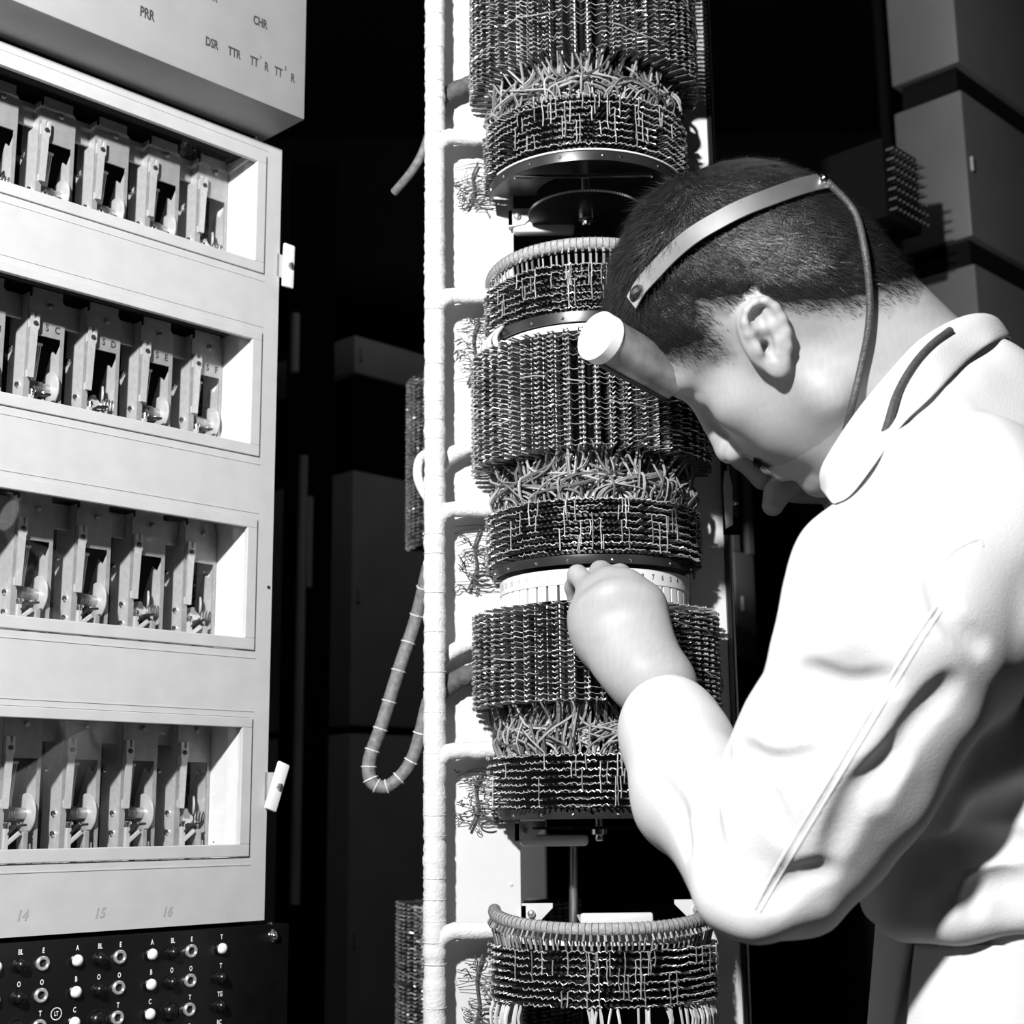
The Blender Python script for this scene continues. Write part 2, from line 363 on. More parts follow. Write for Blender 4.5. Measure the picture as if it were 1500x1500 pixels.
for k in range(4):
    for j in range(5):
        if k >= 2 and j == 4: continue
        kd = kinds[k][j]
        if not used[kd]: o = proto[kd]; used[kd] = True
        else: o = copy_tree(proto[kd])
        p = CM @ Vector((-.0700-.0597*j, .050, WB[k])); o.location = p; o.rotation_euler = (0, 0, CROT)
        look = 'relay unit with fanned wires' if kd == 0 else 'relay unit with looped contacts'
        o['label'] = (('%s marked %s behind the %s' % (look, letters[j], wname[k])) if k == 1 and j < 4 else '%s, %s behind the %s' % (look, pname[j], wname[k]))
        if k == 1 and j < 4:
            b = MB(); text_on(b, letters[j][0], .0095, .0195, -.0003, .0865, .8); text_on(b, letters[j][1], .0095, .0300, -.0003, .0860, .8); b.build('painted_letters', M['ink'], o)

# ---- black jack panel below
jp = thing('test_panel', 'black jack and lamp panel with white lettering under the relay cabinet', 'panel', tuple(CM @ Vector((0, 0, 0))), CROT)
b = MB(); b.box(UL, .0268, -.004, .012, H-.36, H-.0957, .0012); b.build('faceplate', M['black'], jp, smooth=True)
b = MB(); b.box(UL, .0268, .012, .05, H-.34, H-.11); b.build('rear_box', M['black_matt'], jp)
b = MB(); b.box(.001, .026, .05, .12, 0.0, H-.10); b.build('post', M['bg_dark'], jp)
def on_panel(proto_fn):
    return proto_fn
def mk_lamp():
    b = MB(); b.lathe([(.0062, 0), (.0062, -.0014), (.0052, -.0022)], 20, ax=(0, 1, 0)); b.mi = 1
    b.lathe([(.0050, -.0008), (.0048, -.0036), (.0036, -.0052), (.0018, -.0060), (0, -.0062)], 20, ax=(0, 1, 0)); return b, [M['black'], M['cap_white']]
def mk_button(r=1.):
    b = MB(); b.lathe([(.0066*r, 0), (.0066*r, -.0012), (.0056*r, -.0018)], 20, ax=(0, 1, 0)); b.lathe([(.0054*r, -.0008), (.0053*r, -.0040), (.0045*r, -.0066), (.0028*r, -.0084), (0, -.0090)], 20, ax=(0, 1, 0)); return b, [M['black']]
def mk_jack():
    b = MB(); b.lathe([(.0060, 0), (.0060, -.0022), (.0052, -.0030), (.0040, -.0030), (.0033, -.0022), (.0033, .002)], 22, ax=(0, 1, 0)); b.mi = 1; b.lathe([(.0033, -.0006), (0, -.0006)], 22, ax=(0, 1, 0)); return b, [M['jack'], M['black_matt']]
meshes = {}
for nm, fn, a in (('indicator_lamp', mk_lamp, ()), ('push_button', mk_button, ()), ('jack', mk_jack, ()), ('wide_button', mk_button, (1.45,))):
    bb, mm = fn(*a); o = bb.build(nm, mm, None, smooth=True); meshes[nm] = o.data; bpy.data.objects.remove(o)
b_txt = MB(); y0 = -.004; rz = [-.1138, -.1394, -.1643, -.189]; tz = .0102
cols = [('L', -.3420), ('B', -.3200), ('J', -.3000), ('L', -.2720), ('B', -.2507), ('J', -.2301), ('L', -.1986), ('B', -.1770), ('J', -.1571), ('L', -.1253), ('B', -.1040), ('J', -.0840)]
names3 = {'L': ['A', 'B', 'C', 'D'], 'B': ['BL', 'O', '', ''], 'J': ['E', 'O', 'T', 'G']}
for ck, x in cols:
    for r in range(4):
        nm = {'L': 'indicator_lamp', 'B': 'push_button', 'J': 'jack'}[ck]
        if ck == 'B' and r >= 2: nm = 'wide_button'
        o = link(nm, meshes[nm], jp, (x, y0, H+rz[r]))
        if names3[ck][r]: text_on(b_txt, names3[ck][r], .0060, x+.0005, y0-.0004, H+rz[r]+tz, .68)
for r, (nm, t) in enumerate((('indicator_lamp', 'T'), ('push_button', 'T'), ('push_button', 'TG'), ('push_button', 'BC'))):
    link(nm, meshes[nm], jp, (-.0513, y0, H+rz[r])); text_on(b_txt, t, .0060, -.0511, y0-.0004, H+rz[r]+tz, .68)
stuff(b_txt.build('engraved_letters', M['engrave'], jp))
b = MB(); b.lathe([(.0052, -.0004), (.0044, -.0004)], 24, (-.215, y0, H-.1555), (0, 1, 0)); text_on(b, 'LT', .005, -.215, y0-.0004, H-.1555, .7); b.build('engraved_badge', M['engrave'], jp)
b = MB(); b.lathe([(0, -.0058), (.0022, -.0054), (.0040, -.0040), (.0048, -.0018), (.0060, -.0012), (.0064, 0)], 20, (.0085, y0, H-.1062), (0, 1, 0)); b.build('fixing_screw', M['chrome'], jp, smooth=True)
b = MB(); b.lathe([(0, .0022), (.003, .0018), (.0045, 0)], 16, (.0095, .003, H-.0957)); b.build('fixing_screw', M['chrome'], jp, smooth=True)

# ------------------------------------------------------------------ switch rack
AX, AY = .0785, 1.405
PLY = .025                                  # plate front, local y
rack = thing('switch_rack', 'white painted steel rack frame carrying the selector banks', 'rack', (AX, AY, 0))
ZT = H+1.02
b = MB(); b.box(-.1615, -.0738, PLY, PLY+.004, 0.02, ZT, .0008); b.build('side_plate', M['rack_white'], rack)
b = MB(); b.box(.0955, .1305, PLY, PLY+.004, 0.02, ZT, .0008); b.build('side_plate', M['rack_white'], rack)
b = MB(); b.box(.1306, .1345, PLY-.004, PLY+.05, 0.02, ZT); b.box(.1345, .1375, PLY+.02, PLY+.05, .02, ZT); b.build('edge_channel', M['black'], rack)
b = MB(); b.box(.1378, .1402, PLY+.012, PLY+.018, 0.02, ZT, .0006); b.build('edge_strip', M['unit_light'], rack)
b = MB(); b.box(-.1615, -.1575, PLY+.004, PLY+.05, .02, ZT); b.build('edge_channel', M['black'], rack)
b = MB(); b.box(-.17, .145, PLY-.02, PLY+.07, 0, .02, .002); b.build('base_rail', M['bg_dark'], rack)
def finger(z, x1, h=.013):
    b = MB(); b.box(-.0745, x1, PLY-.010, PLY+.004, z-h/2, z+h/2, .004); return b.build('support_arm', M['rack_white'], rack, smooth=True)
finger(H+.5955, -.011); finger(H-.020, -.0095, .011)
b = MB(); b.box(-.022, .042, -.065, -.060, H-.0905, H-.0815, .003); b.box(-.022, .042, -.064, PLY, H-.0905, H-.088, .001); b.build('support_arm', M['rack_white'], rack, smooth=True)
Mxz = Matrix(((1, 0, 0, 0), (0, 0, 1, 0), (0, 1, 0, 0), (0, 0, 0, 1)))
for (x, z, sg) in ((-.079, H+.606, 1), (.099, H+.606, -1), (-.079, H-.010, 1), (.099, H-.010, -1), (-.0735, H-.085, 1), (.098, H-.083, -1)):
    b = MB(); b.prism([(x, z+.008), (x+sg*.029, z+.008), (x+sg*.029, z+.004), (x+sg*.016, z-.009), (x, z-.012)], .004, Matrix.Translation((0, PLY-.012, 0)) @ Mxz)
    b.box(min(x, x+sg*.004), max(x, x+sg*.004), PLY-.012, PLY, z-.01, z+.006)
    br = b.build('corner_bracket', M['rack_white'], rack)
    b = MB(); b.lathe([(0, -.0045), (.0024, -.004), (.0036, -.002), (.0036, .001)], 12, (x+sg*.009, PLY-.013, z-.001), (0, 1, 0)); b.build('bolt', M['coil'], br, smooth=True)
b = MB()
for z in (.586, -.06, .165, .42): b.lathe([(0, -.001), (.0018, -.0008), (.002, .001)], 10, (-.083, PLY, H+z), (0, 1, 0))
b.build('rivet', M['unit_light'], rack)

# ---- selector banks
def polar(r, a, z): return (r*math.sin(a), -r*math.cos(a), z)          # a = 0 faces the camera side
PITCH = .00475
def strip_mesh(rows, sd=0):
    b = MB(); hgt = rows*PITCH
    b.mi = 0; b.box(-.0011, .0011, -.094, -.050, 0, hgt)
    b.mi = 3; b.box(-.0006, .0006, -.103, -.094, .002, hgt-.002)
    rr = random.Random(rows*7+sd)
    for i in range(rows):
        z = (i+.5)*PITCH
        for sx in (-1, 1):
            x = sx*.0021; b.mi = 1; tz = rr.uniform(-.0003, .0003); e = rr.uniform(-.0015, .0008)
            b.add([(x-.0006, -.072, z-.0010), (x+.0006, -.072, z-.0010), (x+.0006, -.072, z+.0008), (x-.0006, -.072, z+.0008),
                   (x-.0006, -.1165+e, z-.0008+tz), (x+.0006, -.1165+e, z-.0008+tz), (x+.0006, -.1165+e, z+.0006+tz), (x-.0006, -.1165+e, z+.0006+tz)],
                  [[0, 1, 5, 4], [1, 2, 6, 5], [2, 3, 7, 6], [3, 0, 4, 7], [4, 5, 6, 7]])
        b.mi = 2
        if rr.random() < .88:
            j = lambda q: rr.uniform(-q, q)
            b.tube([(-.0026, -.1165, z+.0006+j(.0004)), (-.0016, -.1180+j(.0006), z+j(.0003)), (.0001, -.1172+j(.0008), z-.0009+j(.0004)), (.0016, -.1180+j(.0006), z+j(.0003)), (.0026, -.1168, z+.0008+j(.0004))], rr.uniform(.0004, .00068), 4)
    return b
strip_cache = {}
NS = 29
def fan_bank(z0, rows, label, seed, off=(0, 0), dim=False):
    t = thing('selector_bank', label, 'switch bank', (AX+off[0], AY+off[1], z0), 0, 'curved selector banks of terminal strips')
    if rows not in strip_cache:
        strip_cache[rows] = []
        for sd in range(4): o = strip_mesh(rows, sd).build('terminal_strip', [M['bakelite'], M['tag'], M['tip'], M['drum']], None); strip_cache[rows].append(o.data); bpy.data.objects.remove(o)
    rr = random.Random(seed); hgt = rows*PITCH
    for i in range(NS):
        a = math.radians(-98+196*i/(NS-1)); link('terminal_strip', rr.choice(strip_cache[rows]), t, (0, 0, rr.uniform(-.0008, .0008)), a+rr.uniform(-.005, .005))
    b = MB(); b.lathe([(.050, 0), (.068, 0), (.068, hgt), (.050, hgt)], 32, a0=-PI-.25, a1=.25); b.build('core', M['drum'], t)
    b = MB()
    for i in range(rows):
        z = (i+.5)*PITCH
        runs = []; k = 0
        while k < NS-1:
            n = rr.randint(1, 5); runs.append((k, min(NS-1, k+n))); k += n+rr.randint(0, 4)
        for k0, k1 in runs:
            P = []
            for k in range(k0, k1):
                a = math.radians(-98+196*k/(NS-1)); a2 = math.radians(-98+196*(k+1)/(NS-1)); da = .0025/.117
                P += [polar(.1172, a+da, z+.0010), polar(.1125+rr.uniform(-.002, .002), (a+a2)/2, z+rr.uniform(-.0010, .0006)), polar(.1176, a2-da, z-.0006)]
            if len(P) > 2: b.tube(P, .00036, 3, False)
    for k in range(9):                        # loose straps slanting from strip to strip
        a = math.radians(rr.uniform(-95, 90)); z = rr.uniform(.01, hgt-.01); P = [polar(.1185, a, z)]
        for q in range(rr.randint(2, 5)): a += math.radians(rr.uniform(4, 8)); z += rr.uniform(-.004, .0015); P.append(polar(.119+rr.uniform(-.001, .0015), a, z))
        b.tube(P, .0006, 4, False)
    stuff(b.build('strapping_wires', M['tinned'], t))
    return t
def row_mesh(seed):
    b = MB(); rr = random.Random(seed); n = 64; P = []
    b.mi = 0; b.lathe([(.066, -.0009), (.091, -.0009), (.091, .0004), (.066, .0004)], 48, a0=-PI-.12, a1=.12)
    for i in range(n):
        a = math.radians(-97+194*i/(n-1)); ca, sa = math.cos(a), math.sin(a); b.mi = 1
        L = .1035+rr.uniform(-.0018, .0012); z = rr.uniform(-.0009, .0009)
        def q(x, y, zz): return (x*ca-y*sa, x*sa+y*ca, zz)
        b.add([q(-.0008, -.088, -.0008), q(.0008, -.088, -.0008), q(.0008, -.088, .0006), q(-.0008, -.088, .0006),
               q(-.0008, -L, z-.0009), q(.0008, -L, z-.0009), q(.0008, -L, z+.0007), q(-.0008, -L, z+.0007)],
              [[0, 1, 5, 4], [1, 2, 6, 5], [2, 3, 7, 6], [3, 0, 4, 7], [4, 5, 6, 7]])
        P.append(polar(L+.0004, a-.012, z+.0008+rr.uniform(-.0006, .0006))); P.append(polar(L+.0009, a+.002, z-.0006)); P.append(polar(L-.0018, a+.016, z+.0003+rr.uniform(-.0009, .0009)))
    b.mi = 2; k = 0
    while k < len(P)-3:
        m_ = rr.randint(4, 22); b.tube(P[k:k+m_], rr.uniform(.0004, .0006), 4, False); k += m_-1 if rr.random() < .4 else m_+rr.randint(1, 8)
    return b
rows_ = []
for s in range(3):
    o = row_mesh(s).build('contact_row', [M['bakelite'], M['tag'], M['tip']], None); rows_.append(o.data); bpy.data.objects.remove(o)
def ring_bank(z0, z1, label, seed, nrow=8, flange=None, off=(0, 0)):
    t = thing('contact_arc', label, 'switch bank', (AX+off[0], AY+off[1], z0), 0, 'curved contact arcs of stacked rows')
    hgt = z1-z0; rr = random.Random(seed)
    for i in range(nrow): link('contact_row', rows_[rr.randrange(3)], t, (0, 0, hgt*(i+.5)/nrow), rr.uniform(-.02, .02))
    b = MB(); b.lathe([(.062, 0), (.084, 0), (.084, hgt), (.062, hgt), (.062, 0)], 40, a0=-PI-.1, a1=.1); b.build('core', M['bakelite'], t)
    b = MB()
    for k in range(34):                        # upright jumper wires over the rows
        a = rr.gauss(0, .55); i0 = rr.randint(0, nrow-3); i1 = min(nrow-1, i0+rr.randint(2, 5)); r = .1045; P = []
        for i in range(i0, i1+1): P.append(polar(r+rr.uniform(0, .001), a+rr.uniform(-.006, .006), hgt*(i+.5)/nrow))
        b.tube(P, .0005, 4)
    stuff(b.build('jumper_wires', M['tinned'], t))
    return t, hgt
def wire_bundle(t, z0, z1, seed, n=110, r0=(.075, .105), amax=1.45, sweep=.5):
    """loose cotton covered wires looping from the upper bank (z1) down to the lower arc (z0); heights are local"""
    rr = random.Random(seed); b = MB(); d = MB()
    for k in range(n):
        a = rr.uniform(-amax, amax); da = rr.choice([rr.uniform(-.10, .10), rr.choice((-.9, .8, .5))*sweep*1.6+rr.uniform(-.1, .1)]); bu = rr.uniform(.086, .103)
        P = [polar(rr.uniform(*r0), a+da, z1+rr.uniform(.0, .010)), polar(rr.uniform(.078, .100), a+da*.85, z1-(z1-z0)*rr.uniform(.25, .45)),
             polar(bu, a+da*rr.uniform(.2, .6), z0+(z1-z0)*rr.uniform(.25, .5)), polar(bu-.001, a+da*.08, z0+(z1-z0)*.16), polar(.0945, a, z0-.002)]
        b.tube(smooth_path(P, 14), rr.uniform(.0009, .0013), 5)
    stuff(b.build('cotton_wires', M['wires'], t, smooth=True))
    for k in range(int(n*.28)):
        a = rr.uniform(-1.2, .5); P = [polar(.072, a, z1+.006), polar(.080, a+rr.uniform(-.1, .1), (z0+z1)/2), polar(.090, a+rr.uniform(-.15, .15), z0)]
        d.tube(smooth_path(P, 8), .0011, 5)
    stuff(d.build('pale_wires', M['wires_light'], t, smooth=True))
    b = MB(); P = [polar(.074, q, (z0*.55+z1*.45)) for q in np.linspace(-1.7, 1.7, 50)]; b.tube(P, .008, 10); b.build('wire_form', M['grey_lacing'], t, smooth=True)
def hoop(t, z, R, ra, a0, a1, zt, lift=0.):
    A = np.linspace(a0, a1, 70); b = MB()
    P = [polar(R, q, z+lift*(abs(q)/1.5)**2) for q in A]; b.tube(P, ra, 12); h = b.build('cable_hoop', M['grey_lacing'], t, smooth=True)
    b = MB()
    for q in np.linspace(a0+.03, a1-.03, 58):
        c = np.array(polar(R, q, z+lift*(abs(q)/1.5)**2)); b.tube([c+np.array(polar(1, q, 0))*(ra+.0004)*math.cos(s)+np.array((0, 0, 1))*(ra+.0004)*math.sin(s) for s in np.linspace(0, 2*PI, 11)], .0004, 4, False)
    stuff(b.build('lacing', M['lace_thread'], h))
    b = MB(); rr = random.Random(3)
    for q in np.linspace(a0+.05, a1-.05, 54):
        zz = z+lift*(abs(q)/1.5)**2; e = rr.uniform(-.012, .012)
        b.tube([polar(R+.002, q, zz-ra*.5), polar(R+.006, q+e*.5, zz-ra-.004), polar(R+.003, q+e, (zz+zt)/2), polar(.098, q+e, zt-.002)], rr.uniform(.0009, .0013), 5)
    stuff(b.build('drop_wires', M['wires'], h, smooth=True))
def flange(t, z, R=.099, skirt=.008, plate=True):
    b = MB(); b.lathe([(R+.001, z+.0022), (R+.001, z), (R, z-skirt), (R-.0015, z-skirt), (R-.0015, z-.001), (.050, z-.001), (.050, z+.001), (R+.001, z+.0022)], 56, a0=-PI-.02, a1=.02)
    f = b.build('base_flange', M['dark_metal'], t, smooth=True)
    for q in (-1.35, -1.0, -.62, -.3, .12, .3, .75, 1.15):
        d = np.array(polar(1, q, 0)); b = MB(); b.lathe([(0, .0022), (.0012, .0018), (.0018, .0006), (.0018, -.001)], 10, tuple(d*(R-.0004)+np.array((0, 0, z-skirt*.5))), d); b.build('screw', M['chrome'], f, smooth=True)
    return f
# unit A (top)
fan_bank(H+.7225, 30, 'curved selector bank at the very top of the rack, cut by the frame', 11)
tA, hA = ring_bank(H+.6270, H+.6840, 'contact arc above the toothed gear, topmost of the arcs', 21)
wire_bundle(tA, hA, H+.7225-(H+.627), 31, 150)
f = flange(tA, -.0030, .098, .009)
b = MB(); b.box(-.073, .062, -.066, -.062, -.0150, -.0115, .0008); b.build('guide_strip', M['chrome'], f)
b = MB(); b.lathe([(.098, -.003), (.101, -.003), (.101, -.0015), (.098, -.0015), (.098, -.003)], 56, a0=-PI*.85, a1=-PI*.15); b.build('white_edge', M['drum'], f)
def gear(z, R, label, teeth=120):
    t = thing('gear_wheel', label, 'gear', (AX-.0005, AY-.008, z)); b = MB(); n = teeth*2
    V = []
    for k in range(n): r = R if k % 2 == 0 else R-.0020; V.append((r*math.cos(2*PI*(k+.5*(k % 2)*0)/n), r*math.sin(2*PI*k/n)))
    b.prism(V, .0022); b.build('toothed_disc', M['dark_metal'], t)
    b = MB(); b.lathe([(0, -.011), (.0035, -.011), (.004, -.010), (.004, -.006), (.0075, -.005), (.008, 0)], 20); b.build('hub', M['chrome'], t, smooth=True)
    b = MB(); b.cyl((0, 0, .002), (0, 0, .06), .004, 12); b.build('spindle', M['coil'], t, smooth=True); return t
gear(H+.597, .0585, 'dark toothed gear wheel under the top contact arc')
# unit B
tB1, hB1 = ring_bank(H+.4625, H+.5120, 'contact arc under the grey laced hoop beside the head', 22, 7)
hoop(tB1, hB1+.0185, .0965, .0062, -1.75, 1.75, hB1, -.004); flange(tB1, -.0015, .099, .0075)
tFB = fan_bank(H+.3290, 24, 'curved selector bank behind the headlamp, above the numbered drum', 12)
b = MB(); rr = random.Random(5)
for k in range(60):
    a = rr.uniform(-1.55, -1.0) if k < 26 else rr.uniform(.15, 1.3)
    b.tube(smooth_path([polar(.100, a, .1365), polar(.108, a+.02, .126), polar(.112, a+.06, .116), polar(.104, a+.09, .100)], 9), rr.uniform(.0009, .0013), 5)
stuff(b.build('cotton_wires', M['wires_light'], tFB, smooth=True))
b = MB(); b.lathe([(.055, .124), (.0955, .124), (.0955, .117), (.055, .117)], 40, a0=-PI, a1=0); b.build('white_collar', M['drum'], tFB)
tB2, hB2 = ring_bank(H+.2330, H+.2870, 'contact arc just above the numbered drum', 23)
wire_bundle(tB2, hB2, H+.329-(H+.233), 32, 130, sweep=.8)
flange(tB2, -.002, .097, .006)
# number drum
dr = thing('number_drum', 'white numbered drum that the gloveless hand is turning', 'drum', (AX, AY, H+.1935))
dr['label'] = 'white drum with printed numbers held by the technician'
b = MB(); b.lathe([(.0905, .0140), (.0912, .0145), (.0912, .0280), (.0905, .0285), (.070, .0285), (.070, .0140), (.0905, .0140)], 96); b.build('number_band', M['drum'], dr, smooth=True)
b = MB(); b.lathe([(.0872, .0002), (.0872, .0139)], 72); b.lathe([(.0872, .0139), (.03, .0139)], 40); b.build('slotted_core', M['black_matt'], dr)
seg = MB(); A = np.linspace(math.radians(-2.72), math.radians(2.72), 4)
V = [polar(r, q, z) for q in A for r, z in ((.0905, 0), (.0905, .0139), (.0868, .0139), (.0868, 0))]
F = [[i*4+j, i*4+(j+1) % 4, i*4+4+(j+1) % 4, i*4+4+j] for i in range(3) for j in range(4)]+[[0, 3, 2, 1], [12, 13, 14, 15]]
seg.add(V, F); o = seg.build('segment', M['drum'], None); sm = o.data; bpy.data.objects.remove(o)
for k in range(50): link('segment', sm, dr, (0, 0, 0), math.radians(29.7+7.2*k))
M['glare_ink'] = mat('glare_washed_ink', .42, .8)  # paler ink: glare on the left numbers put into their colour
for k in range(1, 23):
    b = MB(); V, F = text_geo(str(k), .0068); a = math.radians(83.4-7.2*k)
    b.add([polar(.09135, a+vx*.8/.0912, .0213+vy) for vx, vy, _ in V], F); b.build('number', M['ink'] if k < 10 else M['glare_ink'], dr)
b = MB(); b.cyl((0, 0, -.02), (0, 0, .05), .006, 16); b.build('spindle', M['coil'], dr, smooth=True)
# unit C
fan_bank(H+.1000, 19, 'curved selector bank below the hand', 13)
tC, hC = ring_bank(H+.0075, H+.0580, 'contact arc half hidden by the white cuff', 24)
wire_bundle(tC, hC, H+.100-(H+.0075), 33, 140, sweep=.6)
flange(tC, -.001, .094, .007)
gear(H-.0095, .0620, 'toothed gear rim under the contact arc by the cuff')
# unit D
tD, hD = ring_bank(H-.1600, H-.1085, 'lowest contact arc, under the elbow', 25)
hoop(tD, hD+.0150, .0985, .0055, -1.62, 1.62, hD, .010)
b = MB(); rr = random.Random(6)
for k in range(70):
    a = rr.uniform(-1.5, 1.4)
    if -.75 < a < -.2: continue
    b.tube(smooth_path([polar(.099, a, .002), polar(.103, a+rr.uniform(-.03, .03), -.014), polar(.096, a+rr.uniform(-.12, .12), -.045), polar(.085, a, -.07)], 9), rr.uniform(.0010, .0015), 5)
stuff(b.build('cotton_wires', M['wires_light'], tD, smooth=True))
b = MB(); b.lathe([(.092, hD+.001), (.0925, hD+.012), (.05, hD+.012), (.05, hD+.001)], 40, a0=-PI*.92, a1=-PI*.08); b.build('white_collar', M['drum'], tD)
fan_bank(H-.345, 22, 'curved selector bank at the foot of the picture, below the lowest arc', 14)
b = MB(); b.cyl(at(840, 1240, 1.45), at(840, 1375, 1.45), .0043, 16); o = b.build('drive_shaft', M['coil'], None, smooth=True)
tag(o, 'bright upright steel shaft in the dark gap below the gear rim', 'shaft')
b = MB(); b.box(.128, .137, -.075, -.055, -.030, .030, .004); 
lv = thing('release_lever', 'thin pale metal lever with a round knob beside the nose', 'lever', tuple(at(1066, 730, 1.40)))
b = MB(); b.prism([(-.003, -.030), (.004, -.026), (.005, .012), (.002, .026), (-.002, .028), (-.004, .010)], .0022, Mxz); b.build('blade', M['unit_light'], lv)
b = MB(); b.lathe([(0, -.008), (.0022, -.0075), (.0032, -.005), (.0022, -.002), (.0022, .001)], 14, (.0065, 0, -.006), (0, 1, 0)); b.build('knob', M['chrome'], lv, smooth=True)
b = MB(); b.box(-.004, .012, .002, .012, -.034, -.018); b.build('foot', M['bg_dark'], lv)

# ---- laced cable harness in front of the left plate
hs = thing('cable_harness', 'thick white laced cable trunk with side branches up the left of the rack', 'cable', (AX-.1535, AY, 0.02))
HX, HY = -.1535, -.004
def rough_tube(mb, P, r, n=16, amp=.0004, step=.004):
    P = np.asarray(P, float); L = np.linalg.norm(np.diff(P, axis=0), axis=1).sum(); P = smooth_path(P, max(6, int(L/step)))
    rr = r*(1+RNG.normal(0, amp/r, len(P))); P = P+RNG.normal(0, amp*.4, P.shape); mb.tube(P, rr, n)
def hl(x, y, z): return (x-HX, y, z-.02)                       # rack local to harness local
b = MB(); rough_tube(b, [hl(HX, HY, z) for z in np.linspace(.02, H+1.0, 12)], .0106, 18); b.build('trunk', M['lacing'], hs, smooth=True)
for z, x1, r in ((H+.686, -.098, .0082), (H+.514, -.092, .0082), (H+.2955, -.097, .0080), (H+.0635, -.097, .0080), (H-.1000, -.082, .0080)):
    b = MB(); rough_tube(b, [hl(HX, HY, z-.014), hl(HX+.010, HY-.002, z-.003), hl(HX+.022, HY, z), hl((HX+x1)/2+.01, HY+.002, z), hl(x1, HY+.004, z+.001)], r, 14)
    b.build('branch', M['lacing'], hs, smooth=True)
for z, r, nm, mt in ((H+.744, .0085, 'side_branch', 'dark_wire_shaded_cable'), (H+.3545, .0080, 'side_branch', 'lacing'), (H+.1595, .0075, 'side_branch', 'lacing'), (H+.130, .0095, 'side_branch', 'dark_wire_shaded_cable')):  # dark branches: the shadow on them is put into the cable colour
    b = MB(); rough_tube(b, [hl(HX-.004, PLY-.012, z-.022), hl(HX+.012, PLY-.014, z-.004), hl(HX+.032, PLY-.016, z+.006), hl(-.098, PLY-.022, z+.012)], r, 14)
    b.build(nm, M[mt], hs, smooth=True)
b = MB()
for z in np.arange(.3, H+.99, .019):
    b.tube([hl(HX+.0109*math.cos(q), HY+.0109*math.sin(q), z+.001*math.sin(q)) for q in np.linspace(0, 2*PI, 13)], .0003, 4, False)
stuff(b.build('lacing', M['lacing'], hs))
# fine loose wires fixed to the plate beside each contact arc
def tangle(zc, h, seed, label):
    t = thing('wire_tangle', label, 'wires', (AX-.112, AY+PLY-.006, zc), 0, 'tangles of fine loose wire on the left plate'); rr = random.Random(seed); b = MB()
    b.tube(smooth_path([(.002, 0, h*.5), (-.004, 0, h*.2), (-.002, 0, -h*.15), (-.010, 0, -h*.5)], 14), .0013, 6); b.build('stem', M['dark_wire_shaded_cable'], t, smooth=True)
    b = MB()
    for k in range(24):
        z = rr.uniform(-h*.5, h*.5); x = rr.uniform(-.020, .004); P = [(x, rr.uniform(-.004, .003), z)]
        for i in range(rr.randint(2, 5)):
            x += rr.uniform(-.006, .010); z += rr.uniform(-.006, .005); P.append((max(-.026, min(.026, x)), rr.uniform(-.006, .003), z))
        if len(P) > 2: b.tube(smooth_path(P, 12), rr.choice([.00035, .0004, .0006]), 4)
    for k in range(16):
        z = rr.uniform(-h*.5, h*.5); b.tube(smooth_path([(-.020+rr.uniform(-.004, .01), .002, z+rr.uniform(-.004, .004)), (0, -.002, z+rr.uniform(-.002, .006)), (.022, -.004, z)], 8), .00035, 4)
    for k in range(2):
        c = (rr.uniform(.0, .012), 0, rr.uniform(-h*.5, -h*.1)); b.tube([(c[0]+.009*math.cos(q), -.002, c[2]+.005*math.sin(q)) for q in np.linspace(0, 5.4, 16)], .0009, 5)
    stuff(b.build('loose_wires', M['dark_wire_shaded_cable'], t, smooth=True))
for zc, h, s, l in ((H+.642, .05, 1, 'tangle of fine dark wires left of the topmost contact arc'), (H+.463, .07, 2, 'tangle of fine dark wires left of the arc under the laced hoop'),
                    (H+.250, .06, 3, 'tangle of fine dark wires left of the arc above the numbered drum'), (H+.018, .055, 4, 'tangle of fine dark wires left of the arc by the cuff'),
                    (H-.160, .075, 5, 'tangle of fine dark wires left of the lowest contact arc')): tangle(zc, h, s, l)
# hanging cables to the left of the rack
def cable(P, r, label, mt, lace=True, n=60):
    c0 = np.array(P[-1]); t = thing('hanging_cable', label, 'cable', tuple(c0)); S = smooth_path(np.array(P)-c0, n)
    b = MB(); b.tube(S, r, 12); b.build('sheath', M[mt], t, smooth=True)
    if lace:
        b = MB()
        for i in range(3, n-3, 4):
            T = S[i+1]-S[i-1]; T /= np.linalg.norm(T); u = np.cross(T, [0, 1, .01]); u /= np.linalg.norm(u); v = np.cross(T, u)
            b.tube([S[i]+(r+.0003)*(u*math.cos(q)+v*math.sin(q)) for q in np.linspace(0, 2*PI, 11)], .0009, 4, False)
        stuff(b.build('lacing', M['rack_white'], t))
M['mid_cable'] = mat('grey_cloth_cable', .17, .6, noise=.3, nscale=200, bump=.3, bscale=400)
cable(pts([(628, 830, 1.44), (610, 905, 1.46), (585, 980, 1.46), (560, 1060, 1.46), (541, 1115, 1.46), (546, 1147, 1.46), (572, 1150, 1.46), (605, 1110, 1.46), (628, 1025, 1.45)]), .0068, 'grey laced cable hanging in a long loop beside the rack', 'mid_cable')
cable(pts([(634, 180, 1.46), (620, 222, 1.47), (603, 252, 1.48), (578, 282, 1.50)]), .005, 'dim grey cable curving out behind the rack near the top', 'mid_cable', False, 24)
cable(pts([(634, 660, 1.43), (616, 672, 1.44), (612, 695, 1.44), (618, 715, 1.44), (630, 735, 1.43)]), .0050, 'short pale cable bowed out behind the white trunk', 'lacing', False, 24)

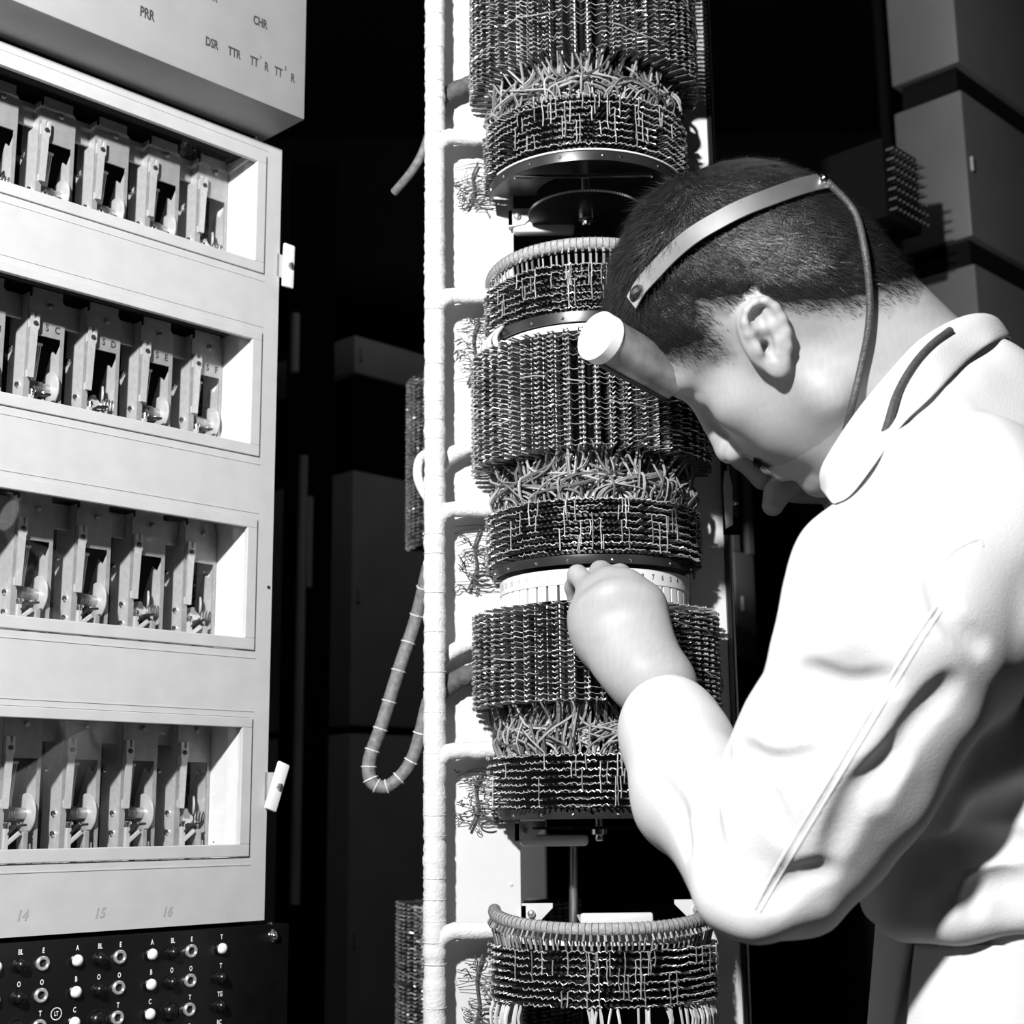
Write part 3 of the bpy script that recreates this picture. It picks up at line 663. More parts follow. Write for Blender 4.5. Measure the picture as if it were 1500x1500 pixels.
# ------------------------------------------------------------------ dim background
def far_bank(z0, rows, label, off): 
    return fan_bank(z0, rows, label, 40+rows, off)
D1 = at(722, 700, 1.95)
fan_bank(at(600, 806, 1.95)[2], 48, 'dim selector bank of the next rack, left of the white trunk', 51, (D1[0]-AX, 1.95-AY))
fan_bank(at(600, 1316, 1.95)[2]-.24, 50, 'dim selector bank low at the left of the white trunk', 52, (at(716, 1400, 1.95)[0]-AX, 1.95-AY))
b = MB(); q0 = at(720, 900, 1.98); b.box(q0[0]-.02, q0[0]+.02, 1.93, 1.97, 0, 2.2); o = b.build('rack_post', M['bg_dark']); tag(o, 'dark upright post carrying the dim selector banks', 'post')
def far_cab(label, px, pyb, Y, w, boxes, d=.3, win=None, name='far_cabinet', mt='bg'):
    """cabinet parallel to the relay cabinet; near vertical edge seen at px; boxes = list of (py_top, py_bottom) at that edge"""
    p = at(px, pyb, Y); t = thing(name, label, 'cabinet', (p[0], p[1], 0), CROT)
    for (a, c) in boxes:
        z1 = at(px, a, Y)[2]; z0 = at(px, c, Y)[2]; bb = MB(); bb.box(0, w, 0, d, z0, z1, .004); o = bb.build('cover', M[mt], t, smooth=True)
        bb = MB(); bb.box(.012, .018, -.004, .0, (z0+z1)/2-.012, (z0+z1)/2+.012, .001); bb.build('cover_clip', M['unit'], o)
    bb = MB(); bb.box(.012, w-.012, .012, d-.012, 0, max(at(px, a, Y)[2] for a, c in boxes)); bb.build('frame', M['bg_dark'], t)
    return t
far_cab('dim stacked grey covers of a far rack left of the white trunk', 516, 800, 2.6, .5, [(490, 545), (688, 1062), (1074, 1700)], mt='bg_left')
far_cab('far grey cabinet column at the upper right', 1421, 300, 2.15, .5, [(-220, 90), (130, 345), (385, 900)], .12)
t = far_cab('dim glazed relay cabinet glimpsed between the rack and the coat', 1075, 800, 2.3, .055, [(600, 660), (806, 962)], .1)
z1, z0 = at(1075, 660, 2.3)[2], at(1075, 806, 2.3)[2]
b = MB(); b.box(0, .016, 0, .01, z0, z1); b.box(.043, .055, 0, .01, z0, z1); f = b.build('window_frame', M['bg'], t)
b = MB(); b.box(.016, .043, .004, .006, z0, z1); b.build('pane', M['glass'], f)
p0 = at(431, 1000, 2.4); p1 = at(450, 1000, 2.7)
bf = thing('bar_frame', 'dark frame with blurred pale upright bars in the gloom right of the relay cabinet', 'frame', (p0[0], 2.43, 0))
for px, a, c, Y in ((431, 460, 545, 2.4), (432, 668, 1325, 2.4), (450, 728, 860, 2.42)):
    p1 = at(px, a, Y); p2 = at(px, c, Y); b = MB(); b.cyl((p2[0]-p0[0], Y-2.43, p2[2]), (p2[0]-p0[0], Y-2.43, p1[2]), .008, 12); o = b.build('upright_bar', M['bg_left'], bf, smooth=True); o['label'] = 'pale upright bar'
b = MB(); b.box(-.03, .05, .008, .03, 0, 2.3); b.build('frame', M['bg_dark'], bf)
# terminal block jutting out in the dark behind the head
tb = thing('terminal_block', 'dark terminal block with rows of dim tips behind the head', 'terminal block', tuple(at(1352, 345, 2.0)), CROT)
b = MB(); b.box(-.10, .0, 0, .14, 0, .12, .004); b.build('block', M['bg_dark'], tb, smooth=True)
b = MB()
for i in range(7):
    for j in range(9): b.cyl((-.09+.011*j, 0, .012+.015*i), (-.09+.011*j, -.012, .012+.015*i), .0018, 6)
stuff(b.build('tips', M['bg'], tb)); b = MB(); b.box(-.10, .0, .05, .14, -at(1352, 345, 2.0)[2], 0); b.build('pedestal', M['bg_dark'], tb)
p = at(1305, 300, 2.9); b = MB(); b.cyl((p[0], 2.9, 0), (p[0], 2.9, 3.0), .012, 12); o = b.build('conduit', M['bg_dark'], None, smooth=True); tag(o, 'dark upright conduit in the gloom behind the head', 'pipe')

# ------------------------------------------------------------------ the technician: signed distance modelling on a grid
def V3(*a): return np.array(a, float)
class SDF:
    """ordered list of blended primitives; every primitive knows a bounding sphere so that far ones are skipped"""
    def __init__(s): s.P = []
    def cap(s, a, b, ra, rb=None, k=.008, op='u'):
        a = np.asarray(a, float); b = np.asarray(b, float); rb = ra if rb is None else rb
        s.P.append(('c', a, b, ra, rb, k, op, (a+b)/2, np.linalg.norm(b-a)/2+max(ra, rb))); return s
    def ell(s, c, r, Mx=None, k=.008, op='u'):          # Mx: columns are the axes
        c = np.asarray(c, float); r = np.asarray(r, float); Mx = np.eye(3) if Mx is None else Mx
        s.P.append(('e', c, Mx, r, None, k, op, c, r.max())); return s
    def ecap(s, a, b, ra, rb, Mx, sc, k=.02, op='u'):   # capsule in a space squeezed by sc along the axes Mx
        a = np.asarray(a, float); b = np.asarray(b, float); sc = np.asarray(sc, float)
        s.P.append(('q', a, b, ra, rb, k, op, (a+b)/2, np.linalg.norm(b-a)/2+max(ra, rb)/sc.min(), Mx, sc)); return s
    def chain(s, P, R, k=.006, op='u'):
        for i in range(len(P)-1): s.cap(P[i], P[i+1], R[i] if not np.isscalar(R) else R, R[i+1] if not np.isscalar(R) else R, k, op)
        return s
    @staticmethod
    def prim(p, X):
        if p[0] == 'c' or p[0] == 'q':
            a, b = p[1], p[2]
            if p[0] == 'q': X = (X-a) @ p[9]*p[10]; ba = (b-a) @ p[9]*p[10]; pa = X
            else: pa = X-a; ba = b-a
            h = np.clip(pa @ ba/max(ba @ ba, 1e-12), 0, 1); return np.linalg.norm(pa-h[:, None]*ba, axis=1)-(p[3]+(p[4]-p[3])*h)
        q = (X-p[1]) @ p[2]; k0 = np.linalg.norm(q/p[3], axis=1); k1 = np.linalg.norm(q/(p[3]**2), axis=1)
        return k0*(k0-1)/np.maximum(k1, 1e-9)
    def ev(s, X, cen=None, R=None):
        d = np.full(len(X), .5)
        for p in s.P:
            if cen is not None and np.linalg.norm(p[7]-cen)-p[8] > R+.045: continue
            e = s.prim(p, X); k = p[5]
            if p[6] == 'u': h = np.maximum(k-np.abs(d-e), 0)/k; d = np.minimum(d, e)-h*h*k*.25
            else: e = -e; h = np.maximum(k-np.abs(d-e), 0)/k; d = np.maximum(d, e)+h*h*k*.25
        return d
    def mesh(s, lo, hi, h, post=None, B=16):
        lo = np.asarray(lo, float); hi = np.asarray(hi, float); nb = np.ceil((hi-lo)/(h*B)).astype(int); n = nb*B
        vol = np.full(n, .01, np.float32); g = np.indices(nb).reshape(3, -1).T; cen = lo+(g+.5)*B*h-.5*h; R = B*h*.87
        dc = s.ev(cen); idx = np.indices((B, B, B)).reshape(3, -1).T*h
        for i in np.nonzero(np.abs(dc) < R*1.7+.004)[0]:
            X = lo+g[i]*B*h+idx; d = s.ev(X, cen[i], R)
            if post is not None: d = post(X, d)
            a = g[i]*B; vol[a[0]:a[0]+B, a[1]:a[1]+B, a[2]:a[2]+B] = d.reshape(B, B, B)
        for i in np.nonzero(dc < -(R*1.7+.004))[0]:
            a = g[i]*B; vol[a[0]:a[0]+B, a[1]:a[1]+B, a[2]:a[2]+B] = -.01
        return nets(vol, lo, h)
def nets(vol, lo, h):
    ins = vol < 0; c = np.zeros(tuple(np.array(vol.shape)-1), np.uint8)
    sl = [(slice(i, vol.shape[0]-1+i), slice(j, vol.shape[1]-1+j), slice(k, vol.shape[2]-1+k)) for i in (0, 1) for j in (0, 1) for k in (0, 1)]
    for q in sl: c += ins[q]
    act = (c > 0) & (c < 8); ids = np.full(act.shape, -1, np.int32); A = np.argwhere(act); ids[act] = np.arange(len(A))
    val = np.stack([vol[q][act] for q in sl], 1); off = np.array([(i, j, k) for i in (0, 1) for j in (0, 1) for k in (0, 1)], float)
    acc = np.zeros((len(A), 3)); cnt = np.zeros(len(A))
    for a in range(8):
        for b_ in range(a+1, 8):
            if np.abs(off[a]-off[b_]).sum() != 1: continue
            va, vb = val[:, a], val[:, b_]; x = (va < 0) != (vb < 0); t = np.where(x, va/np.where(x, va-vb, 1), 0)
            acc += np.where(x[:, None], off[a]+(off[b_]-off[a])*t[:, None], 0); cnt += x
    V = lo+h*(A+acc/cnt[:, None]); F = []
    for ax in range(3):
        s0 = [slice(None)]*3; s1 = [slice(None)]*3; s0[ax] = slice(0, -1); s1[ax] = slice(1, None)
        x = ins[tuple(s0)] != ins[tuple(s1)]; E = np.argwhere(x); a1, a2 = (ax+1) % 3, (ax+2) % 3
        E = E[(E[:, a1] > 0) & (E[:, a2] > 0) & (E[:, a1] < act.shape[a1]) & (E[:, a2] < act.shape[a2]) & (E[:, ax] < act.shape[ax])]
        def idc(d1, d2):
            q = E.copy(); q[:, a1] -= d1; q[:, a2] -= d2; return ids[q[:, 0], q[:, 1], q[:, 2]]
        Q = np.stack([idc(1, 1), idc(0, 1), idc(0, 0), idc(1, 0)], 1); fl = ~ins[E[:, 0], E[:, 1], E[:, 2]]; Q[fl] = Q[fl][:, ::-1]; F.append(Q[(Q >= 0).all(1)])
    return V, np.concatenate(F)
def np_mesh(name, V, F, mt, parent=None, base=(0, 0, 0), tint=None):
    me = bpy.data.meshes.new(name); V = np.asarray(V)-np.asarray(base); nv, nf = len(V), len(F); k = F.shape[1]
    me.vertices.add(nv); me.vertices.foreach_set('co', V.astype(np.float32).ravel()); me.loops.add(nf*k); me.loops.foreach_set('vertex_index', F.astype(np.int32).ravel())
    me.polygons.add(nf); me.polygons.foreach_set('loop_start', np.arange(0, nf*k, k, dtype=np.int32)); me.polygons.foreach_set('loop_total', np.full(nf, k, np.int32))
    me.update(calc_edges=True); me.polygons.foreach_set('use_smooth', np.ones(nf, bool)); me.materials.append(mt)
    if tint is not None:
        c = me.color_attributes.new('tint', 'FLOAT_COLOR', 'POINT'); c.data.foreach_set('color', np.repeat(np.stack([tint, tint, tint, np.ones_like(tint)], 1).astype(np.float32), 1, 0).ravel())
    me.validate(); return link(name, me, parent)
def laplace(V, F, it=2, lam=.5):
    E = np.concatenate([F[:, [i, (i+1) % 4]] for i in range(4)]); n = len(V)
    for _ in range(it):
        S = np.zeros_like(V); C = np.zeros(n)
        for k in range(3): S[:, k] = np.bincount(E[:, 0], V[E[:, 1], k], n)+np.bincount(E[:, 1], V[E[:, 0], k], n)
        C = np.bincount(E[:, 0], minlength=n)+np.bincount(E[:, 1], minlength=n); V = V+lam*(S/np.maximum(C, 1)[:, None]-V)
    return V
def vnorm(V, F):
    n = np.cross(V[F[:, 2]]-V[F[:, 0]], V[F[:, 3]]-V[F[:, 1]]); N = np.zeros_like(V)
    for k in range(3):
        for c in range(4): N[:, k] += np.bincount(F[:, c], n[:, k], len(V))
    return N/(np.linalg.norm(N, axis=1, keepdims=True)+1e-12)
def vnoise(X, s, seed=0):
    """cheap smooth value noise from a few rotated sines"""
    r = np.random.default_rng(seed); out = np.zeros(len(X))
    for i in range(7):
        d = r.normal(size=3); d /= np.linalg.norm(d); out += np.sin(X @ d*s*r.uniform(.6, 1.6)+r.uniform(0, 6.28)+1.3*np.sin(X @ r.normal(size=3)*s*.35))
    return out/7

# ---- head pose: columns are forward, left, up
YAW, PIT, ROL = (.65, .44, -.36)
def hrot(ps, p, r):
    f_ = V3(-math.cos(ps)*math.cos(p), math.sin(ps)*math.cos(p), -math.sin(p)); l = V3(-math.sin(ps), -math.cos(ps), 0); u = np.cross(f_, l)
    return np.stack([f_, l*math.cos(r)+u*math.sin(r), u*math.cos(r)-l*math.sin(r)], 1)
def axrot(a, ang):
    a = a/np.linalg.norm(a); K_ = np.array([[0, -a[2], a[1]], [a[2], 0, -a[0]], [-a[1], a[0], 0]]); return np.eye(3)+math.sin(ang)*K_+(1-math.cos(ang))*K_ @ K_
HM = axrot(cF, math.radians(-20)) @ hrot(YAW, PIT, ROL); HC = at(1140, 480, 1.14); HS = 1.0
def hp(x, y, z): return HC+HM @ (V3(x, y, z)*HS)
def hl_(X): return (X-HC) @ HM/HS

body = SDF()
def he(c, r, k=.012, op='u', Mx=None): body.ell(hp(*c), np.array(r)*HS, HM if Mx is None else HM @ Mx, k, op)
def hc(a, b, ra, rb=None, k=.008, op='u'): body.cap(hp(*a), hp(*b), ra*HS, None if rb is None else rb*HS, k, op)
he((-.008, 0, .054), (.098, .077, .082))
he((.026, 0, .052), (.062, .064, .062), .02)
he((-.03, 0, .02), (.072, .070, .070), .03)
for s in (-1, 1):
    hc((.082, s*.010, .036), (.066, s*.046, .038), .0105, .0115, .014)          # brow
    he((.050, s*.044, -.010), (.026, .022, .020), .022)                         # cheek bone
    hc((.004, s*.053, -.066), (.062, s*.022, -.101), .017, .016, .022)           # jaw
    hc((.004, s*.056, -.01), (.004, s*.053, -.066), .016, .016, .02)
    he((.040, s*.034, -.050), (.037, .028, .040), .025)
he((.035, 0, -.02), (.058, .056, .066), .02)
he((.060, 0, -.052), (.040, .034, .036), .02)
he((.080, 0, -.100), (.018, .022, .017), .022)
he((.034, 0, -.070), (.048, .044, .034), .02)
for s in (-1, 1): he((.094, s*.033, .012), (.016, .019, .012), .012, 's')
hc((.087, 0, .026), (.108, 0, -.022), .0075, .0105, .010)
he((.109, 0, -.027), (.0115, .0115, .0105), .006)
for s in (-1, 1):
    he((.1015, s*.0125, -.031), (.0115, .0075, .0085), .006)
    he((.1035, s*.0078, -.0415), (.0048, .0034, .0058), .003, 's')
    he((.0655, s*.0320, .014), (.0145, .0155, .0135), .006)                       # lids closed over the eyeballs
    hc((.083, s*.020, .0085), (.079, s*.043, .0075), .0012, .0012, .002, 's')
hc((.098, 0, -.042), (.098, 0, -.052), .006, .006, .008)
hc((.0955, -.017, -.0605), (.0965, .017, -.0605), .0052, .0052, .006); he((.0985, 0, -.0600), (.0065, .013, .0055), .008)
he((.0955, 0, -.0730), (.0075, .0175, .0068), .010)
hc((.106, -.024, -.0662), (.106, .024, -.0662), .0105, .0105, .0015, 's') if False else hc((.1055, -.020, -.0662), (.1055, .020, -.0662), .0046, .0046, .002, 's')
# ears
def ear(s):
    ax_u = V3(-.53, 0, .848); out = V3(-.42, s*.905, .05); out -= ax_u*(out @ ax_u); out /= np.linalg.norm(out); bk = np.cross(ax_u, out)*s; bk = bk/np.linalg.norm(bk)
    if bk[0] > 0: bk = -bk
    o = V3(-.010, s*.0785, -.003); EM = np.stack([ax_u, bk, out], 1)
    def e(a, b, c): return o+EM @ V3(a*.90, b*.85, c)
    he(tuple(e(.003, -.001, 0)), (.029, .0165, .0045), .006, 'u', EM)
    he(tuple(e(.002, -.010, -.004)), (.022, .010, .010), .008, 'u', EM)
    pth = [(-.001, -.010, .003), (.010, -.0135, .005), (.020, -.0125, .006), (.028, -.007, .006), (.0315, .002, .006), (.029, .0105, .0055), (.021, .0160, .005), (.010, .0180, .0045), (-.002, .0170, .004), (-.013, .0130, .003), (-.022, .0070, .002)]
    P = [tuple(e(*p)) for p in pth]
    for a, b_ in zip(P[:-1], P[1:]): hc(a, b_, .0036, .0036, .003)
    he(tuple(e(-.0265, -.001, .001)), (.0085, .0085, .0048), .006, 'u', EM)
    he(tuple(e(-.004, -.0015, .0085)), (.0135, .0085, .0095), .003, 's', EM)
    he(tuple(e(.019, .001, .0075)), (.0085, .0090, .0070), .003, 's', EM)
    P = [tuple(e(*p)) for p in [(.020, .0085, .002), (.008, .0085, .0035), (-.006, .0085, .0035), (-.015, .004, .003)]]
    for a, b_ in zip(P[:-1], P[1:]): hc(a, b_, .0026, .0030, .005)
    hc(tuple(e(.008, -.010, .001)), tuple(e(.0055, .002, -.001)), .0022, .0022, .003)
    he(tuple(e(-.005, -.0115, .004)), (.0060, .0042, .0048), .004, 'u', EM)
    he(tuple(e(-.006, -.0050, -.001)), (.0045, .0040, .010), .002, 's', EM)
ear(1); ear(-1)
# neck and torso (under the coat)
NB = at(1345, 575, 1.135)                       # base of the neck
body.cap(hp(-.045, 0, -.005), NB, .052, .055, .03)
body.cap(hp(-.058, 0, .015), at(1360, 575, 1.14), .040, .050, .03)
body.cap(hp(-.005, 0, -.055), at(1300, 640, 1.14), .040, .050, .02)
TF = V3(-.84, .54, 0); TF /= np.linalg.norm(TF); TS = V3(-TF[1], TF[0], 0)*1.; TS = V3(-.54, -.84, 0)/np.linalg.norm(V3(.54, .84, 0)); TM = np.stack([TF, TS, V3(0, 0, 1)], 1)
CHEST = at(1460, 830, 1.17); WAIST = at(1515, 1300, 1.18); HIPS = at(1530, 1600, 1.18)
body.ecap(CHEST, WAIST, .095, .090, TM, (1, .68, 1), .04)
body.ecap(WAIST, HIPS, .092, .105, TM, (1, .70, 1), .05)
SH_L = at(1400, 770, 1.0); EL_L = at(1108, 1252, 1.02); WR_L = at(963, 1003, 1.235)
SH_R = at(1370, 700, 1.27); EL_R = at(1420, 800, 1.43); WR_R = at(1212, 692, 1.350)
body.cap(CHEST+V3(0, 0, .06), SH_L, .085, .058, .04).cap(CHEST+V3(0, 0, .06), SH_R, .085, .055, .04)
body.cap(SH_L, EL_L, .046, .036, .03).cap(EL_L, WR_L, .029, .0225, .02)
body.cap(SH_R, EL_R, .052, .040, .03).cap(EL_R, WR_R, .038, .024, .02)
# left hand, back of the hand towards the camera, fingers bent over the drum
FING = {'pinky': [(872, 872, 1.268), (846, 842, 1.286), (838, 860, 1.304), (840, 882, 1.312)],
        'ring': [(893, 858, 1.262), (880, 838, 1.294), (872, 858, 1.312), (869, 880, 1.312)],
        'middle': [(918, 862, 1.256), (908, 843, 1.292), (900, 862, 1.313), (897, 884, 1.313)],
        'index': [(942, 882, 1.252), (936, 862, 1.288), (930, 872, 1.312), (926, 890, 1.314)]}
for nm, P in FING.items():
    Q = pts(P); r = {'pinky': (.0098, .0086, .0066, .0054), 'ring': (.0115, .0098, .0085, .0074), 'middle': (.0118, .0100, .0088, .0076), 'index': (.0115, .0098, .0086, .0074)}[nm]
    body.chain(Q, r, .004); body.cap(at(935, 985, 1.238)+(Q[0]-at(905, 870, 1.262))*.45, Q[0], .0165, .0118, .016)
    body.ell(Q[0]+V3(0, -.002, .002), (.0118, .0118, .0110), None, .010)
body.ell(at(900, 922, 1.256), (.036, .017, .042), np.stack([cR, cF*.94+cU*.3, cU], 1), .02)
body.cap(at(862, 905, 1.262), at(900, 968, 1.246), .0145, .0190, .02)
body.cap(at(946, 900, 1.257), at(960, 975, 1.240), .0140, .0205, .02)
body.cap(WR_L, at(925, 950, 1.246), .0245, .020, .02).cap(at(975, 1012, 1.232), at(940, 1000, 1.240), .021, .021, .02)
T = pts([(965, 950, 1.262), (955, 905, 1.286), (930, 892, 1.300), (905, 885, 1.308)]); body.chain(T, (.016, .0125, .0105, .0085), .008)
# right hand, raised behind the face, forefinger stretched to the rack edge, thumb hanging
body.ell(at(1172, 684, 1.340), (.028, .017, .026), np.stack([cR, cF, cU], 1), .02)
body.cap(WR_R, at(1165, 702, 1.335), .024, .020, .02)
for P, r in (([(1140, 688, 1.330), (1118, 700, 1.322), (1085, 672, 1.318), (1062, 650, 1.322)], (.0115, .0102, .0092, .0078)),
             ([(1145, 676, 1.345), (1112, 680, 1.346), (1084, 660, 1.346), (1068, 645, 1.346)], (.0115, .010, .009, .0076)),
             ([(1150, 668, 1.36), (1120, 664, 1.365), (1096, 650, 1.366), (1078, 640, 1.366)], (.0112, .0098, .0086, .0074)),
             ([(1156, 660, 1.372), (1130, 652, 1.38), (1110, 644, 1.382), (1096, 636, 1.382)], (.0105, .0088, .0078, .0068)),
             ([(1165, 706, 1.322), (1150, 712, 1.305), (1139, 722, 1.298), (1132, 740, 1.296)], (.0140, .0125, .0115, .0100))):
    body.chain(pts(P), r, .005)

man = thing('person', 'person in a white coat bending over the rack with a headlamp, hand on the drum', 'person', tuple(V3(HIPS[0], HIPS[1], 0))); MB0 = np.array(man.location)
lo = V3(min(WR_L[0]-.09, -.0), .86, H-.40); hi = V3(.56, 1.44, HC[2]+.19)
BV, BF = body.mesh(lo, hi, .0017); BV = laplace(BV, BF, 2, .4)
BN = vnorm(BV, BF); L = hl_(BV)
def hairline(x):     # lowest height of the hair on the side of the head, head coordinates
    return np.interp(x, [-.10, -.085, -.06, -.040, -.022, 0., .012, .020, .034, .050, .066, .080, .095], [-.085, -.072, -.048, -.018, .020, .038, .028, .016, .022, .038, .058, .076, .086])
def hairmask(L):     # >0 inside the hair, metres
    return L[:, 2]-hairline(L[:, 0])
hm = hairmask(L); near = (np.linalg.norm(L-V3(-.005, 0, .03), axis=1) < .135)
skin = np.full(len(BV), .345)
skin = skin*(1+.06*vnoise(BV, 260, 3)+.07*vnoise(BV, 900, 4))
fade = np.clip((hm+.014+.006*vnoise(BV, 700, 12))/.034, 0, 1)**1.2*near
earz = (np.abs(L[:, 1]) > .0770) & (np.abs(L[:, 0]+.012) < .026) & (L[:, 2] < .030); fade[earz] = 0
skin = skin*(1-.86*fade)+.02*fade
beard = near*np.clip((-.035-L[:, 2])/.03, 0, 1)*np.clip((L[:, 2]+.135)/.02, 0, 1)*np.clip((L[:, 0]-.0)/.03, 0, 1); skin *= 1-.28*beard
lips = np.exp(-((L[:, 0]-.103)**2/.008**2+(L[:, 1])**2/.018**2+(L[:, 2]+.066)**2/.008**2)); skin *= 1-.45*lips
for s in (-1, 1):
    brow = np.exp(-((L[:, 0]-.082)**2/.016**2+(L[:, 1]-s*.028)**2/.019**2+(L[:, 2]-.0385)**2/.0045**2)); skin *= 1-.8*np.clip(brow*1.4, 0, 1)
    lash = np.exp(-((L[:, 0]-.081)**2/.008**2+(L[:, 1]-s*.032)**2/.015**2+(L[:, 2]-.008)**2/.0022**2)); skin *= 1-.8*np.clip(lash*1.5, 0, 1)
M['skin'] = attr_mat('skin', .48, .05, 500., .35, .0)
np_mesh('body', BV, BF, M['skin'], man, MB0, skin)

# ---- hair: a thin cap that sinks into the skin at the hair line, plus strands
def cap_thick(L):
    top = np.clip((L[:, 2]-.075)/.05, 0, 1)*np.clip((L[:, 0]+.075)/.05, 0, 1); fr = np.clip((L[:, 0]-.03)/.04, 0, 1)*np.clip((L[:, 2]-.05)/.03, 0, 1)
    return np.clip(hm_s(L)*.16, -.003, .0035)+.010*top+.002*fr
def hm_s(L): return hairmask(L)-.020
hsel = near & (hm > -.012) & ~earz
fm = hsel[BF].all(1); idx = np.full(len(BV), -1); uv_ = np.unique(BF[fm]); idx[uv_] = np.arange(len(uv_))
cv = BV[uv_]; cn = BN[uv_]; th = cap_thick(L[uv_])*(1+.25*vnoise(cv, 130, 9))+.0012*vnoise(cv, 420, 10)
rootV = cv+cn*(np.maximum(th, 0)-.0003)[:, None]; hairV = cv+cn*th[:, None]; hairF = idx[BF[fm]]; hairV = laplace(hairV, hairF, 3, .5)
M['hair'] = mat('dark_hair', .012, .38, noise=.4, nscale=300, bump=.6, bscale=700, spec=.5)
hair = np_mesh('hair', hairV, hairF, M['hair'], man, MB0)
def strands(S0, N0, D, ln, wd, lift, name, mt, parent, seed):
    r = np.random.default_rng(seed); n = len(S0); D = D-N0*np.sum(D*N0, 1, keepdims=True); D /= np.linalg.norm(D, axis=1, keepdims=True)+1e-9
    D = D+r.normal(0, .22, D.shape); D /= np.linalg.norm(D, axis=1, keepdims=True); W = np.cross(D, N0); W /= np.linalg.norm(W, axis=1, keepdims=True)+1e-9
    rows = []
    for t in (0, .4, .75, 1.):
        c = S0+D*(ln*t)[:, None]+N0*(lift*ln*(t-.55*t*t))[:, None]; ww = (wd*(1-.75*t))[:, None]
        rows += [c-W*ww, c+W*ww]
    V = np.stack(rows, 1).reshape(-1, 3); b0 = np.arange(n)[:, None]*8
    F = np.concatenate([b0+np.array([[0, 1, 3, 2]]), b0+np.array([[2, 3, 5, 4]]), b0+np.array([[4, 5, 7, 6]])])
    return stuff(np_mesh(name, V, F, mt, parent, MB0))
M['strand'] = mat('hair_strand', .014, .42, spec=.4)
r = np.random.default_rng(4)
hn = vnorm(hairV, hairF); Lh = hl_(cv); hmv = hairmask(Lh); pr = np.clip((hmv+.012)/.03, .03, 1)**1.3; pr /= pr.sum()
K = 60000; ch = r.choice(len(hairV), K, p=pr); S0 = rootV[ch]+r.normal(0, .0007, (K, 3)); N0 = hn[ch]; Lc = Lh[ch]
topw = np.clip((Lc[:, 2]-.07)/.04, 0, 1)*np.clip((Lc[:, 0]+.08)/.05, 0, 1)
flow = np.stack([.75*topw-.25*(1-topw), .25*np.sign(Lc[:, 1])*topw+.0*Lc[:, 1], -.9*(1-topw)+.1*topw], 1)+r.normal(0, .1, (K, 3)); flow = flow @ HM.T
ln = (.0055+.004*r.random(K))*(1-topw)+topw*(.007+.011*r.random(K)); ln *= np.clip((hmv[ch]+.014)/.03, .35, 1)
strands(S0-N0*.0004, N0, flow, ln, np.full(K, .00017)+.00014*topw, np.where(topw > .3, .35, .30), 'hair_strands', M['strand'], hair, 5)
# fringe falling over the forehead, moustache and brows
fs = (Lh[:, 0] > .055) & (Lh[:, 2] > .055) & (np.abs(Lh[:, 1]) < .062); fi = np.nonzero(fs)[0]
if len(fi):
    ch = r.choice(fi, 3500); strands(rootV[ch], hn[ch], (np.stack([np.full(3500, .2), .3*Lh[ch, 1]/.05, np.full(3500, -1.)], 1)+r.normal(0, .2, (3500, 3))) @ HM.T, .007+.010*r.random(3500), np.full(3500, .00028), np.full(3500, .22), 'fringe', M['strand'], hair, 6)
ms = np.nonzero((np.abs(L[:, 1]) < .024) & (L[:, 0] > .088) & (L[:, 2] < -.0465) & (L[:, 2] > -.0585) & near)[0]
if len(ms):
    ch = r.choice(ms, 900); strands(BV[ch], BN[ch], (np.stack([np.full(900, .1), .9*np.sign(L[ch, 1]), np.full(900, -.9)], 1)) @ HM.T, .006+.003*r.random(900), np.full(900, .00022), np.full(900, .4), 'moustache', M['strand'], man, 7)

# ---- white coat
coat = SDF()
coat.ecap(CHEST+V3(0, 0, .0), at(1512, 1150, 1.18), .108, .118, TM, (1, .68, 1), .04)
coat.ecap(at(1512, 1080, 1.18), at(1514, 1246, 1.18), .120, .126, TM, (1, .70, 2.4), .03)
coat.cap(CHEST+V3(0, -.02, .02), SH_L+V3(.015, .02, .0), .085, .072, .05).cap(CHEST+V3(0, 0, .03), SH_R, .080, .066, .05)
coat.cap(at(1395, 690, 1.13), CHEST+V3(0, 0, .02), .060, .095, .05).cap(at(1345, 735, 1.09), at(1520, 652, 1.15), .052, .068, .03)
coat.cap(SH_L, at(1318, 925, .985), .068, .066, .05).cap(at(1318, 925, .985), at(1215, 1115, .99), .066, .059, .04).cap(at(1215, 1115, .99), at(1118, 1255, 1.015), .059, .046, .03)
coat.cap(at(1165, 1205, 1.0), at(1112, 1262, 1.015), .056, .048, .02)
coat.cap(at(1108, 1258, 1.015), at(1014, 1165, 1.12), .048, .044, .008).cap(at(1014, 1165, 1.12), at(982, 1068, 1.198), .044, .0425, .012)
coat.cap(SH_R, EL_R, .070, .055, .03).cap(EL_R, WR_R+V3(.03, .01, -.02), .052, .036, .02)
# folds: soft ridges and grooves
def ridge(P, r, k=.016, op='u'): coat.chain(pts(P), r, k, op)
ridge([(1175, 1010, .96), (1182, 960, .955), (1225, 930, .93)], .012, .03)
ridge([(1195, 870, .965), (1228, 815, .975), (1280, 770, .985)], .014, .04)
ridge([(1060, 1322, .99), (1110, 1335, .975), (1195, 1318, .98)], .010, .03)
ridge([(1195, 1325, 1.0), (1245, 1252, .99), (1300, 1180, .975), (1390, 1060, .96)], .010, .03)
ridge([(1440, 985, .985), (1462, 940, .98), (1500, 900, .97)], .018, .03)
ridge([(1330, 1190, 1.06), (1400, 1130, 1.045), (1500, 1085, 1.035)], .014, .05)
ridge([(1300, 1260, 1.07), (1400, 1225, 1.045), (1500, 1215, 1.035)], .014, .05)
ridge([(1290, 1328, 1.09), (1330, 1340, 1.06), (1400, 1345, 1.04), (1500, 1342, 1.035)], .014, .03)
